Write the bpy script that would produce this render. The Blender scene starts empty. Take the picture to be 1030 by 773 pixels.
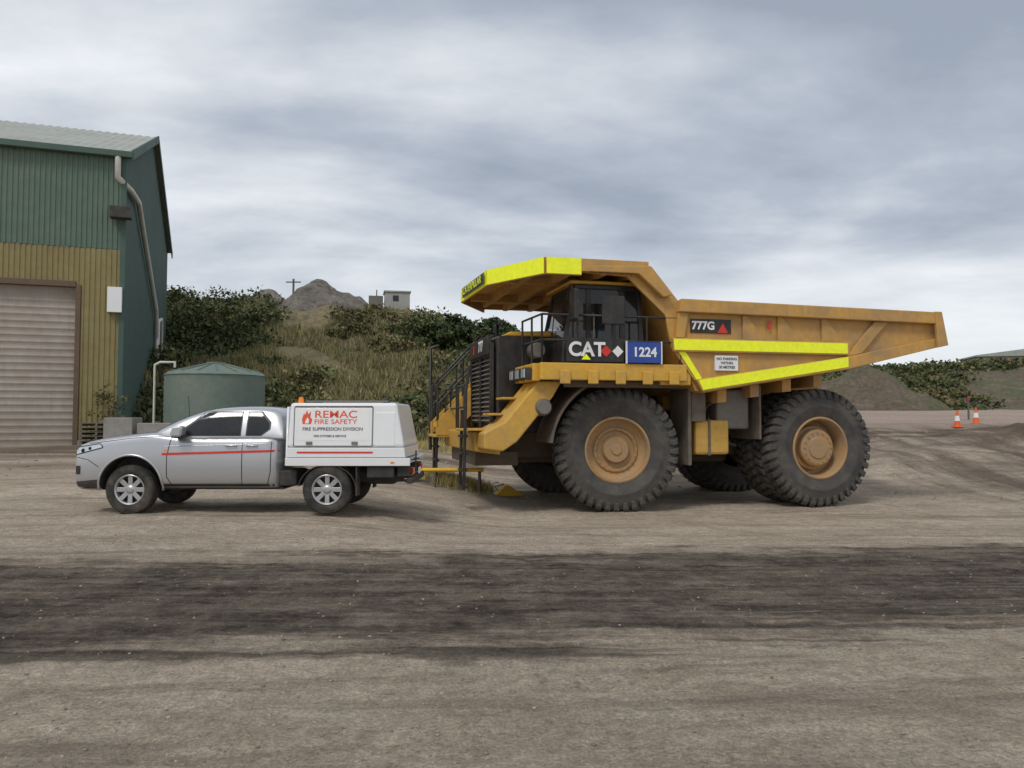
import bpy, bmesh, math, random
import numpy as np
from mathutils import Vector, Matrix, noise
from mathutils.bvhtree import BVHTree
random.seed(7); rng=np.random.default_rng(7)
S=bpy.context.scene
COL=S.collection
def sstep(a,b,x):
    t=min(1,max(0,(x-a)/(b-a))); return t*t*(3-2*t)
# ------------------------------------------------------------------ materials
def nodes(name):
    m=bpy.data.materials.new(name); m.use_nodes=True
    nt=m.node_tree; b=nt.nodes['Principled BSDF']
    return m,nt,b
def N(nt,t,**k):
    n=nt.nodes.new(t)
    for a,v in k.items(): setattr(n,a,v)
    return n
def noisen(nt,vec,scale,detail=4,rough=.55):
    n=N(nt,'ShaderNodeTexNoise'); n.inputs['Scale'].default_value=scale
    n.inputs['Detail'].default_value=detail; n.inputs['Roughness'].default_value=rough
    nt.links.new(vec,n.inputs['Vector']); return n.outputs['Fac']
def maprange(nt,val,a,b,c=0,d=1):
    n=N(nt,'ShaderNodeMapRange'); n.inputs[1].default_value=a;n.inputs[2].default_value=b
    n.inputs[3].default_value=c;n.inputs[4].default_value=d
    nt.links.new(val,n.inputs[0]); return n.outputs[0]
def math_(nt,op,a,b=None):
    n=N(nt,'ShaderNodeMath',operation=op)
    for i,v in enumerate((a,b)):
        if v is None: continue
        if isinstance(v,(int,float)): n.inputs[i].default_value=v
        else: nt.links.new(v,n.inputs[i])
    return n.outputs[0]
def mixc(nt,f,a,b,mode='MIX'):
    n=N(nt,'ShaderNodeMixRGB',blend_type=mode)
    if isinstance(f,(int,float)): n.inputs[0].default_value=f
    else: nt.links.new(f,n.inputs[0])
    for i,v in ((1,a),(2,b)):
        if isinstance(v,tuple): n.inputs[i].default_value=(*v[:3],1)
        else: nt.links.new(v,n.inputs[i])
    return n.outputs[0]
def mapping(nt,vec,scale,rz=0):
    if rz:
        r=N(nt,'ShaderNodeMapping'); r.inputs['Rotation'].default_value=(0,0,rz); nt.links.new(vec,r.inputs['Vector']); vec=r.outputs[0]
    n=N(nt,'ShaderNodeMapping'); n.inputs['Scale'].default_value=scale
    nt.links.new(vec,n.inputs['Vector']); return n.outputs[0]
def M(name,col,rough=.5,metal=0,dirt=(.2,.15,.1),amt=.3,scale=2.5,bump=.0,bscale=60,dz=None,emis=0,coat=0,streak=0,vn=.09):
    m,nt,b=nodes(name)
    tc=N(nt,'ShaderNodeTexCoord'); v=tc.outputs['Object']
    f=maprange(nt,noisen(nt,v,scale,6,.65),.38,.72,0,amt)
    if streak:
        f2=maprange(nt,noisen(nt,mapping(nt,v,(9,9,.5)),1.2,4),.45,.75,0,streak)
        f=math_(nt,'MAXIMUM',f,f2)
    if dz:
        sp=N(nt,'ShaderNodeSeparateXYZ'); nt.links.new(v,sp.inputs[0])
        g=maprange(nt,sp.outputs[2],dz[0],dz[1],dz[2],0)
        g=math_(nt,'MULTIPLY',g,maprange(nt,noisen(nt,v,scale*1.7,5),.25,.7,.5,1.1))
        f=math_(nt,'MAXIMUM',f,g)
    c=mixc(nt,f,col,dirt)
    val=maprange(nt,noisen(nt,v,scale*6,4),.3,.7,1-vn,1+vn)
    hsv=N(nt,'ShaderNodeHueSaturation'); nt.links.new(c,hsv.inputs['Color']); nt.links.new(val,hsv.inputs['Value'])
    nt.links.new(hsv.outputs[0],b.inputs['Base Color'])
    b.inputs['Metallic'].default_value=metal
    r=maprange(nt,f,0,1,rough,min(1,rough+.5)); nt.links.new(r,b.inputs['Roughness'])
    if coat: b.inputs['Coat Weight'].default_value=coat; b.inputs['Coat Roughness'].default_value=.06
    if emis:
        b.inputs['Emission Color'].default_value=(*col,1); b.inputs['Emission Strength'].default_value=emis
    if bump:
        bn=N(nt,'ShaderNodeBump'); bn.inputs['Strength'].default_value=bump; bn.inputs['Distance'].default_value=.01
        nt.links.new(noisen(nt,v,bscale,4),bn.inputs['Height']); nt.links.new(bn.outputs[0],b.inputs['Normal'])
    return m
DUST=(.27,.21,.145)
m_cat=M('machine_yellow_paint',(.66,.37,.035),.40,0,(.32,.23,.13),.55,1.6,.1,dz=(.8,3.3,.6))
m_body=M('dump_body_yellow',(.55,.30,.06),.48,0,(.31,.215,.13),.85,1.1,.15,streak=.6)
m_hiviz=M('hi_vis_tape',(.80,.86,.01),.4,0,(.6,.6,.1),.25,2,emis=.12)  # slight emission added to brighten the fluorescent yellow; the tape is no lamp
m_black=M('black_paint',(.012,.012,.013),.4,0,DUST,.14,3)
m_blackm=M('black_rubber_plastic',(.025,.025,.026),.7,0,DUST,.22,4)
m_frame=M('dirty_chassis',(.085,.065,.042),.8,0,(.16,.12,.085),.6,2,.3)
m_tyre=M('earthmover_tyre_rubber',(.05,.048,.046),.85,0,(.17,.15,.125),.55,3,.35,40,dz=(.0,.9,.4))
m_rim=M('wheel_rim_dusty_yellow',(.40,.24,.10),.65,0,(.30,.22,.15),.9,2.5,.2)
m_glass=M('dark_glass',(.012,.015,.018),.05,0,DUST,.04,3)
m_greym=M('grey_metal',(.16,.155,.145),.6,.2,DUST,.5,2)
m_greyd=M('grey_dusty_flap',(.11,.095,.08),.85,0,DUST,.5,2)
m_white=M('white_paint',(.78,.79,.80),.28,0,(.50,.45,.37),.05,1.3,dz=(.7,1.0,.2),coat=.3,vn=.015)
m_whitet=M('white_lettering',(.8,.8,.8),.5,0,DUST,.05,vn=.02)
m_blue=M('blue_sign',(.015,.06,.32),.4,0,DUST,.1)
m_red=M('red_marking',(.62,.03,.02),.4,0,DUST,.05)
m_orange=M('orange_red_lettering',(.75,.10,.03),.45,0,DUST,.03)
m_dkt=M('dark_grey_lettering',(.09,.09,.10),.5,0,DUST,.03)
m_silver=M('silver_car_paint',(.48,.49,.51),.30,.6,(.30,.26,.20),.03,1.2,dz=(.35,.8,.3),coat=.7,vn=.01)
m_ctyre=M('car_tyre_rubber',(.022,.022,.022),.85,0,DUST,.3,6,.3,80)
m_alloy=M('alloy_wheel',(.50,.50,.51),.35,.7,DUST,.25,8)
m_lamp=M('lamp_lens',(.65,.68,.70),.08,.5,DUST,.05)
m_amber=M('amber_lens',(.85,.25,.02),.2,0,DUST,.05)
m_redl=M('red_lens',(.5,.01,.01),.2,0,DUST,.05)
m_green=M('green_steel_cladding',(.085,.14,.105),.55,.0,(.16,.19,.15),.45,.35,streak=.3)
m_greend=M('dark_green_cladding',(.05,.095,.08),.6,0,(.09,.12,.09),.45,.35,streak=.25)
m_beige=M('khaki_steel_cladding',(.25,.21,.085),.6,0,(.17,.12,.06),.5,.5,streak=.4,dz=(0,1.6,.6))
m_roof=M('roof_steel',(.38,.40,.36),.55,.1,(.24,.22,.18),.5,.5,streak=.3)
m_door=M('roller_door_steel',(.34,.30,.26),.6,.1,(.25,.19,.13),.45,.5,streak=.35,dz=(0,1.5,.5))
m_trim=M('rusty_trim',(.11,.075,.05),.7,0,(.2,.12,.06),.4,1)
m_pipe=M('white_pvc_pipe',(.55,.55,.5),.5,0,(.3,.27,.2),.4,1)
m_tank=M('green_tank_plastic',(.12,.17,.145),.55,0,(.22,.22,.17),.5,.8,streak=.3)
m_conc=M('concrete',(.27,.26,.24),.85,0,(.14,.13,.11),.6,1.5,.4)
m_cone=M('orange_cone_plastic',(.75,.12,.02),.5,0,DUST,.2)
m_chock=M('chock_yellow',(.80,.45,.02),.5,0,DUST,.2)
m_wood=M('grey_timber',(.14,.12,.10),.8,0,(.08,.07,.06),.5)
m_ply=M('shed_wall_pale',(.36,.36,.34),.6,0,(.25,.23,.20),.4,.2)
m_tint,nt,b=nodes('tinted_cab_glass'); b.inputs['Base Color'].default_value=(.03,.04,.045,1); b.inputs['Roughness'].default_value=.04; b.inputs['Alpha'].default_value=.50; b.inputs['Specular IOR Level'].default_value=.9
# ------------------------------------------------------------------ mesh helpers
def empty(name,loc,rz=0):
    e=bpy.data.objects.new(name,None); COL.objects.link(e); e.location=loc; e.rotation_euler=(0,0,rz); e.empty_display_size=.3
    return e
def mo(name,verts,faces,mat,parent=None,smooth=0,bevel=0,recalc=True,seg=2):
    me=bpy.data.meshes.new(name); me.from_pydata([tuple(v) for v in verts],[],faces)
    if recalc:
        bm=bmesh.new(); bm.from_mesh(me); bmesh.ops.remove_doubles(bm,verts=bm.verts,dist=1e-5)
        bmesh.ops.recalc_face_normals(bm,faces=bm.faces); bm.to_mesh(me); bm.free()
    for m in (mat if isinstance(mat,list) else [mat]): me.materials.append(m)
    if smooth:
        me.polygons.foreach_set('use_smooth',[True]*len(me.polygons)); me.set_sharp_from_angle(angle=math.radians(smooth))
    o=bpy.data.objects.new(name,me); COL.objects.link(o)
    if parent: o.parent=parent
    if bevel:
        md=o.modifiers.new('bev','BEVEL'); md.width=bevel; md.segments=seg; md.limit_method='ANGLE'
    return o
BF=[(0,1,2,3),(4,7,6,5),(0,4,5,1),(1,5,6,2),(2,6,7,3),(3,7,4,0)]
def box(name,p,x0,x1,y0,y1,z0,z1,mat,bevel=.012):
    v=[(x0,y0,z0),(x1,y0,z0),(x1,y1,z0),(x0,y1,z0),(x0,y0,z1),(x1,y0,z1),(x1,y1,z1),(x0,y1,z1)]
    return mo(name,v,BF,mat,p,bevel=bevel)
def prism(name,p,pts,y0,y1,mat,bevel=.012):
    n=len(pts); v=[(a,y0,b) for a,b in pts]+[(a,y1,b) for a,b in pts]
    f=[tuple(range(n)),tuple(range(2*n-1,n-1,-1))]+[(i,(i+1)%n,n+(i+1)%n,n+i) for i in range(n)]
    return mo(name,v,f,mat,p,bevel=bevel)
def planprism(name,p,pts,z0,z1,mat,bevel=.012):
    n=len(pts); v=[(a,b,z0) for a,b in pts]+[(a,b,z1) for a,b in pts]
    f=[tuple(range(n)),tuple(range(2*n-1,n-1,-1))]+[(i,(i+1)%n,n+(i+1)%n,n+i) for i in range(n)]
    return mo(name,v,f,mat,p,bevel=bevel)
def lathe(name,p,prof,c,mat,seg=64,axis='y',smooth=35,rot=None):
    v=[];f=[];n=len(prof)
    for i in range(seg):
        a=2*math.pi*i/seg; ca,sa=math.cos(a),math.sin(a)
        for r,h in prof:
            q=(r*ca,h,r*sa) if axis=='y' else (r*ca,r*sa,h)
            if rot: q=rot@Vector(q)
            v.append((q[0]+c[0],q[1]+c[1],q[2]+c[2]))
    for i in range(seg):
        j=(i+1)%seg
        for k in range(n-1): f.append((i*n+k,i*n+k+1,j*n+k+1,j*n+k))
    bm=bmesh.new(); 
    me=bpy.data.meshes.new(name); me.from_pydata(v,[],f)
    bm.from_mesh(me); bmesh.ops.remove_doubles(bm,verts=bm.verts,dist=1e-5)
    bmesh.ops.dissolve_degenerate(bm,edges=bm.edges,dist=1e-6)
    bmesh.ops.recalc_face_normals(bm,faces=bm.faces); bm.to_mesh(me); bm.free()
    me.materials.append(mat); me.polygons.foreach_set('use_smooth',[True]*len(me.polygons)); me.set_sharp_from_angle(angle=math.radians(smooth))
    o=bpy.data.objects.new(name,me); COL.objects.link(o); o.parent=p; return o
def tubes(name,p,paths,r,mat,cyc=False):
    cu=bpy.data.curves.new(name,'CURVE'); cu.dimensions='3D'; cu.bevel_depth=r; cu.bevel_resolution=2; cu.use_fill_caps=True
    for pts in paths:
        s=cu.splines.new('POLY'); s.points.add(len(pts)-1)
        for i,q in enumerate(pts): s.points[i].co=(*q,1)
        s.use_cyclic_u=cyc
    cu.materials.append(mat); o=bpy.data.objects.new(name,cu); COL.objects.link(o); o.parent=p; return o
def text(name,p,s,loc,size,mat,rz=0,bold=0,sx=1,align='CENTER',rx=90):
    cu=bpy.data.curves.new(name,'FONT'); cu.body=s; cu.size=size; cu.extrude=.002; cu.offset=bold; cu.align_x=align; cu.align_y='CENTER'
    cu.materials.append(mat); o=bpy.data.objects.new(name,cu); COL.objects.link(o); o.parent=p; o.location=loc
    o.rotation_euler=(math.radians(rx),0,math.radians(rz)); o.scale=(sx,1,1); return o
def bulk(name,V,F,mat,cols=None,parent=None,smooth=False):
    V=np.asarray(V,dtype=np.float32); F=np.asarray(F,dtype=np.int32); k=F.shape[1]
    me=bpy.data.meshes.new(name); me.vertices.add(len(V)); me.vertices.foreach_set('co',V.ravel())
    me.loops.add(F.size); me.loops.foreach_set('vertex_index',F.ravel())
    me.polygons.add(len(F)); me.polygons.foreach_set('loop_start',np.arange(0,F.size,k,dtype=np.int32))
    me.polygons.foreach_set('loop_total',np.full(len(F),k,dtype=np.int32))
    if cols is not None:
        ca=me.color_attributes.new('Col','FLOAT_COLOR','POINT'); c=np.ones((len(V),4),dtype=np.float32); c[:,:3]=cols; ca.data.foreach_set('color',c.ravel())
    me.update(); me.validate()
    if smooth: me.polygons.foreach_set('use_smooth',[True]*len(me.polygons))
    me.materials.append(mat); o=bpy.data.objects.new(name,me); COL.objects.link(o)
    if parent: o.parent=parent
    return o
# ------------------------------------------------------------------ terrain
def gbase(x,y):
    R=np.interp(y,[-50,8,10,13.5,15.5,21,28,37,50,70,120,4000],[0,0,-.06,-.36,-.42,-.42,.3,1.2,1.9,2.3,2.6,2.6])
    L=np.interp(y,[-50,16,28,34,60,120,4000],[0,0,.33,.39,.5,1,2])
    C=np.interp(y,[-50,8,10,13.5,15.5,22,34,60,120,4000],[0,0,-.06,-.36,-.42,-.4,.2,.6,1.5,2.4])
    a=sstep(-3.6,.3,x); b=sstep(8,16,x)
    lc=L*(1-a)+C*a
    return lc*(1-b)+R*b
def gz(x,y):
    z=gbase(x,y)
    if -60<x<80 and -12<y<90:
        z+=.03*noise.noise(Vector((x*.25,y*.5,3)))+.020*noise.noise(Vector((x*.8,y*2.4,1)))
        z+=.014*noise.noise(Vector((x*3,y*5,7)))
        z+=.012*noise.noise(Vector((x*9,y*11,5))) if y<14 else 0
        z+=.12*sstep(22,30,y)*noise.noise(Vector((x*.3,y*.4,9)))
        m=sstep(9,13,x)*sstep(15,19,y)*(1-sstep(36,40,y))
        if m>0: z+=m*.06*noise.noise(Vector((x*1.5,y*.12,2)))
        z+=.65*math.exp(-(((x-21.5)/3.6)**2+((y-31)/2.4)**2))*(1+.5*noise.noise(Vector((x,y,2)))+.2*noise.noise(Vector((x*3,y*3,2))))
        z+=.22*math.exp(-(((x-14.5)/4.5)**2+((y-27)/2.2)**2))*(1+.5*noise.noise(Vector((x*1.3,y*1.3,2))))
    return z
def gridcoords(lims):
    out=[]
    for a,b,st in lims:
        n=max(1,int(round((b-a)/st))); out+=list(np.linspace(a,b,n,endpoint=False))
    out.append(lims[-1][1]); return out
xs=gridcoords([(-3000,-400,520),(-400,-60,34),(-60,-20,1.2),(-20,-10,.3),(-10,12,.08),(12,32,.2),(32,80,1.6),(80,400,32),(400,3000,520)])
ys=gridcoords([(-400,-20,60),(-20,2,.8),(2,8,.04),(8,13,.06),(13,24,.16),(24,45,.3),(45,110,2.2),(110,500,39),(500,4000,700)])
V=[(x,y,gz(x,y)) for y in ys for x in xs]; nx=len(xs)
ii=np.arange(len(ys)-1)[:,None]*nx+np.arange(nx-1)[None,:]; ii=ii.ravel()
F=np.stack([ii,ii+1,ii+nx+1,ii+nx],1)
m_ground,nt,b=nodes('dirt_yard_ground')
tc=N(nt,'ShaderNodeTexCoord'); v=tc.outputs['Object']; sp=N(nt,'ShaderNodeSeparateXYZ'); nt.links.new(v,sp.inputs[0]); X,Y=sp.outputs[0],sp.outputs[1]
big=noisen(nt,v,.35,6,.6); med=noisen(nt,v,1.3,8,.68); fine=noisen(nt,v,9,10,.78); vfine=noisen(nt,v,45,5,.8)
streak=noisen(nt,mapping(nt,v,(.14,1.6,1)),1.1,7,.66); streak2=noisen(nt,mapping(nt,v,(.30,6,1)),1.0,6,.68); streak3=noisen(nt,mapping(nt,v,(.22,3.2,1),math.radians(-7)),1.0,6,.7)
light=mixc(nt,maprange(nt,med,.35,.65),(.50,.405,.305),(.76,.645,.505))
light=mixc(nt,maprange(nt,big,.40,.62,0,.5),light,(.40,.325,.25))
yy=math_(nt,'ADD',Y,math_(nt,'MULTIPLY',math_(nt,'SUBTRACT',big,.5),3.0))
yy=math_(nt,'ADD',yy,math_(nt,'MULTIPLY',math_(nt,'SUBTRACT',streak,.5),4.4))
yy=math_(nt,'ADD',yy,math_(nt,'MULTIPLY',math_(nt,'SUBTRACT',med,.5),1.4))
yy=math_(nt,'ADD',yy,math_(nt,'MULTIPLY',X,-.16))
band=math_(nt,'MULTIPLY',maprange(nt,yy,5.2,5.9),maprange(nt,yy,9.9,9.0))
band=math_(nt,'MULTIPLY',band,maprange(nt,math_(nt,'ADD',math_(nt,'MULTIPLY',streak2,.5),math_(nt,'MULTIPLY',med,.5)),.42,.60,1,.6))
dark=mixc(nt,maprange(nt,fine,.35,.65),(.045,.036,.029),(.125,.098,.076))
st=maprange(nt,streak3,.54,.66,0,.5); c=mixc(nt,st,light,(.24,.19,.145))
st2=math_(nt,'MULTIPLY',maprange(nt,streak,.54,.64,0,.6),maprange(nt,fine,.35,.55)); c=mixc(nt,st2,c,(.19,.15,.115))
c=mixc(nt,maprange(nt,med,.57,.68,0,.5),c,(.25,.20,.15))
c=mixc(nt,band,c,dark)
farm=math_(nt,'MULTIPLY',maprange(nt,Y,18,27,0,.85),maprange(nt,noisen(nt,mapping(nt,v,(.12,.6,1)),1,7),.38,.58,.1,1)); c=mixc(nt,farm,c,(.13,.092,.067))
tr=noisen(nt,mapping(nt,v,(1.1,.10,1),math.radians(3)),1.0,6,.65)
trm=math_(nt,'MULTIPLY',math_(nt,'MULTIPLY',maprange(nt,X,8,13),maprange(nt,Y,16,22)),maprange(nt,Y,40,36)); c=mixc(nt,math_(nt,'MULTIPLY',trm,maprange(nt,tr,.40,.60,.15,.8)),c,(.115,.083,.06))
roadm=math_(nt,'MULTIPLY',maprange(nt,Y,36,39),maprange(nt,X,12,16)); c=mixc(nt,math_(nt,'MULTIPLY',roadm,.85),c,(.42,.325,.27))
vo=N(nt,'ShaderNodeTexVoronoi'); vo.inputs['Scale'].default_value=22; nt.links.new(v,vo.inputs['Vector'])
pb=maprange(nt,vo.outputs['Distance'],.10,.2,.6,0)
sel=N(nt,'ShaderNodeSeparateXYZ'); nt.links.new(vo.outputs['Color'],sel.inputs[0])
pb=math_(nt,'MULTIPLY',pb,maprange(nt,sel.outputs[0],.84,.88)); c=mixc(nt,pb,c,mixc(nt,sel.outputs[1],(.15,.125,.10),(.48,.42,.35)))
gr=maprange(nt,vfine,.25,.75,.40,1.6); g2=maprange(nt,fine,.3,.7,.62,1.35)
hs=N(nt,'ShaderNodeHueSaturation'); nt.links.new(c,hs.inputs['Color']); nt.links.new(math_(nt,'MULTIPLY',gr,g2),hs.inputs['Value'])
nt.links.new(hs.outputs[0],b.inputs['Base Color']); b.inputs['Roughness'].default_value=.95; b.inputs['Specular IOR Level'].default_value=.2
hgt=math_(nt,'ADD',math_(nt,'MULTIPLY',fine,1.8),math_(nt,'MULTIPLY',vfine,.7)); hgt=math_(nt,'ADD',hgt,math_(nt,'MULTIPLY',med,1.4)); hgt=math_(nt,'ADD',hgt,math_(nt,'MULTIPLY',streak2,.9)); hgt=math_(nt,'ADD',hgt,math_(nt,'MULTIPLY',pb,.4))
bn=N(nt,'ShaderNodeBump'); bn.inputs['Strength'].default_value=1.0; bn.inputs['Distance'].default_value=.05
nt.links.new(hgt,bn.inputs['Height']); nt.links.new(bn.outputs[0],b.inputs['Normal'])
bulk('ground',V,F,m_ground,smooth=True)
HX=[-80,-29,-24,-17.8,-13.7,-9.5,-5.4,1.2,7,15.3,23.6,40]; HZ=[8.8,10.0,10.4,10.6,10.6,10.2,9.2,7.8,6.2,4.6,3.6,2.5]
def hz(x,y):
    zt=float(np.interp(x*65/max(y,55) if y>65 else x,HX,HZ)); base=gbase(x,y)
    t=sstep(35,66,y); t2=.5*sstep(35,44,y)+.5*sstep(50,64,y)
    t=.5*t+.5*t2
    fade=1-sstep(.27,.40,x/y)
    n=noise.fractal(Vector((x*.09,y*.11,0)),1,2,4)*1.5+noise.fractal(Vector((x*.5,y*.5,4)),1,2,3)*.3
    return base-.4+(zt-base+.4)*t*fade+n*sstep(37,46,y)*fade
hx=np.linspace(-75,45,230); hy=np.linspace(34,115,150)
V=[(x,y,hz(x,y)) for y in hy for x in hx]; ii=(np.arange(149)[:,None]*230+np.arange(229)[None,:]).ravel()
F=np.stack([ii,ii+1,ii+231,ii+230],1)
def earthmat(name,a,bcol,ccol,s=.25):
    m,nt,b=nodes(name); tc=N(nt,'ShaderNodeTexCoord'); v=tc.outputs['Object']
    c=mixc(nt,maprange(nt,noisen(nt,v,s,6,.6),.42,.58),a,bcol)
    c=mixc(nt,maprange(nt,noisen(nt,v,s*2.3,6,.7),.52,.64),c,ccol)
    hs=N(nt,'ShaderNodeHueSaturation'); nt.links.new(c,hs.inputs['Color']); nt.links.new(maprange(nt,noisen(nt,v,3,6,.7),.3,.7,.6,1.35),hs.inputs['Value'])
    nt.links.new(hs.outputs[0],b.inputs['Base Color']); b.inputs['Roughness'].default_value=.95
    bn=N(nt,'ShaderNodeBump'); bn.inputs['Distance'].default_value=.5; nt.links.new(noisen(nt,v,1.5,8,.7),bn.inputs['Height']); nt.links.new(bn.outputs[0],b.inputs['Normal'])
    return m
m_hill=earthmat('hillside_grass_earth',(.16,.15,.07),(.25,.205,.11),(.19,.155,.12))
m_spoil=earthmat('grey_spoil_rock',(.165,.145,.12),(.23,.205,.175),(.11,.10,.08),.5)
m_emb=earthmat('embankment_earth',(.15,.115,.08),(.12,.12,.06),(.19,.145,.105),.2)
bulk('hill',V,F,m_hill,smooth=True)
def heap(name,cx,cy,zb,h,rx,ry,mat):
    n=70; V=[];F=[]
    for j in range(n):
        for i in range(n):
            u=-1.3+2.6*i/(n-1); w=-1.3+2.6*j/(n-1); r=math.sqrt(u*u+w*w)
            z=zb+h*max(-.9,(1-r**1.4))+h*.20*noise.fractal(Vector((u*2.2+cx,w*2.2,1)),1,2,5)
            V.append((cx+u*rx,cy+w*ry,z))
    for j in range(n-1):
        for i in range(n-1): F.append((j*n+i,j*n+i+1,(j+1)*n+i+1,(j+1)*n+i))
    bulk(name,V,F,mat,smooth=True)
heap('spoil_heap',-15.0,62.5,8.6,3.8,5.2,6.5,m_spoil)
heap('spoil_heap',-22.5,72,10.4,2.9,4,6,m_spoil)
heap('earth_mound',29,66,1.8,3.9,8,6,m_emb)
def ez(x,y):
    f=sstep(22,34,x)
    top=3.9+ .035*(x-30)+noise.fractal(Vector((x*.06,y*.06,0)),1,2,4)*.9
    return gbase(x,y)-.3+(top+.3)*f*sstep(64,80,y)+.25*noise.fractal(Vector((x*.5,y*.5,0)),1,2,3)
ex=np.linspace(20,150,160); ey=np.linspace(60,130,60)
V=[(x,y,ez(x,y)) for y in ey for x in ex]; ii=(np.arange(59)[:,None]*160+np.arange(159)[None,:]).ravel()
bulk('embankment',V,np.stack([ii,ii+1,ii+161,ii+160],1),m_emb,smooth=True)
# ------------------------------------------------------------------ vegetation
m_leaf,nt,b=nodes('scrub_leaves'); at=N(nt,'ShaderNodeAttribute',attribute_name='Col'); nt.links.new(at.outputs['Color'],b.inputs['Base Color']); b.inputs['Roughness'].default_value=.7
b.inputs['Specular IOR Level'].default_value=.25
m_grass,nt,b=nodes('dry_grass'); at=N(nt,'ShaderNodeAttribute',attribute_name='Col'); nt.links.new(at.outputs['Color'],b.inputs['Base Color']); b.inputs['Roughness'].default_value=.85
def leafmass(name,clumps,ls):
    Vs=[];Cs=[]
    for (cx,cy,cz,rx,ry,rz,col,n) in clumps:
        d=rng.normal(size=(n,3)); d/=np.linalg.norm(d,axis=1)[:,None]
        ph=rng.uniform(0,6.28,6)
        lump=1+.22*np.sin(d[:,0]*5+ph[0])*np.cos(d[:,1]*4+ph[1])+.18*np.sin(d[:,2]*6+ph[2]+d[:,0]*3)
        r=rng.uniform(.35,1,n)**.45*lump
        c=np.stack([cx+d[:,0]*r*rx,cy+d[:,1]*r*ry,cz+np.abs(d[:,2])*r*rz-.15*rz*(d[:,2]<0)],1)
        u=rng.normal(size=(n,3)); u/=np.linalg.norm(u,axis=1)[:,None]; w=np.cross(u,rng.normal(size=(n,3))); w/=np.linalg.norm(w,axis=1)[:,None]
        s=ls*rng.uniform(.5,1.3,(n,1))
        q=np.stack([c-u*s,c+w*s*.55,c+u*s,c-w*s*.55],1)
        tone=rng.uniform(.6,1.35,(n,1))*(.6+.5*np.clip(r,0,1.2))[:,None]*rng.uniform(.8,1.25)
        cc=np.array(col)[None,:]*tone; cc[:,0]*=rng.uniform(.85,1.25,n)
        Vs.append(q.reshape(-1,3)); Cs.append(np.repeat(cc,4,0))
    V=np.concatenate(Vs); C=np.concatenate(Cs); F=np.arange(len(V)).reshape(-1,4)
    return bulk(name,V,F,m_leaf,C)
def blades(name,P,h,w,cols):
    P=np.asarray(P); n=len(P); a=rng.uniform(0,6.28,n); hh=h*rng.uniform(.5,1.3,n); ln=rng.normal(0,.28,(n,2))*hh[:,None]
    A=P.copy();B=P.copy();T=P.copy(); A[:,0]-=np.cos(a)*w;A[:,1]-=np.sin(a)*w;B[:,0]+=np.cos(a)*w;B[:,1]+=np.sin(a)*w
    T[:,:2]+=ln;T[:,2]+=hh; A[:,2]-=.03;B[:,2]-=.03
    V=np.stack([A,B,T],1).reshape(-1,3); c=np.array(cols)[rng.integers(0,len(cols),n)]*rng.uniform(.7,1.25,(n,1)); C=np.repeat(c,3,0)
    return bulk(name,V,np.arange(len(V)).reshape(-1,3),m_grass,C)
G1=(.06,.08,.03);G2=(.085,.10,.038);G3=(.12,.12,.052);G4=(.16,.145,.07)
cl=[]
for k in range(1700):
    y=random.uniform(38,70); x=random.uniform(-.50*y,.30*y); q=x/y
    dn=noise.noise(Vector((x*.15,y*.13,11)))+.35*noise.noise(Vector((x*.5,y*.4,3)))
    th=(-.34 if y>46 else .0) if q<-.31 else ((.12 if y>44 else .05) if q<-.15 else -.06)
    if y>54 and (x+15.0)**2/16+(y-61)**2/40<1: continue
    if dn<th: continue
    r=random.choice([.45,.6,.8,1.1,1.5])*random.uniform(.8,1.15)*(1.1 if q<-.31 else .72)
    z=hz(x,y)
    cl.append((x,y,z-.15,r*1.3,r*1.1,r*random.uniform(.6,1.15),random.choice([G1,G1,G2,G2,G3]) if q<-.3 else random.choice([G1,G2,G3,G3,G4]),int(210*r)+30))
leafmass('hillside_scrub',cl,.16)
cl=[]
for (x,y,h) in [(-4.0,56,2.6),(-2.8,55,3.2),(-5.2,57,1.8),(-1.2,55,3.0),(.6,55,2.8),(2.8,56,2.6),(5.0,55,2.2),(-2.2,57,3.3),(-3.4,54.5,2.2),(-6.2,56,1.4)]:
    for q in range(8):
        r=random.uniform(.5,1.05); cl.append((x+random.uniform(-1.3,1.3),y+random.uniform(-1,1),hz(x,y)+random.uniform(.0,h*.8),r*1.1,r,r,random.choice([(.03,.046,.018),(.045,.065,.025),G1]),240))
leafmass('distant_tree_mass',cl,.17)
cl=[]
for k in range(1700):
    x=random.uniform(25,115); y=random.uniform(64,94)
    if noise.noise(Vector((x*.1,y*.1,5)))+.4*noise.noise(Vector((x*.4,y*.3,5)))<-.22: continue
    if x<34 and y<68: continue
    zz=ez(x,y)
    if (x-29)**2/64+(y-66)**2/36<1: zz=max(zz,1.8+3.9*(1-(((x-29)/8)**2+((y-66)/6)**2)**.7))
    r=random.uniform(.4,1.2); cl.append((x,y,zz-.1,r*1.6,r*1.2,r*.9,random.choice([G1,G2,G2,G3,G4]),int(95*r)+10))
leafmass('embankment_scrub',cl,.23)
cl=[]
for (x,y,r) in [(-8.9,28,1.2),(-7.9,28.5,1.05),(-9.6,29.3,1.0),(-7.0,30.5,.7)]:
    cl.append((x,y,gz(x,y)+.1,r,r,r*1.05,G1,1500)); cl.append((x+.2,y-.3,gz(x,y)+.2,r*.8,r*.8,r*.9,(.06,.10,.03),700))
for (x,y,r) in [(-5.5,38,.7),(-10.5,39,.9),(-12.5,38,1.2),(-4.4,40,.8),(-14,40,1.4)]:
    cl.append((x,y,hz(x,y),r*1.2,r,r*1.1,random.choice([G1,G2]),900))
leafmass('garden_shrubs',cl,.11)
P=[]
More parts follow.
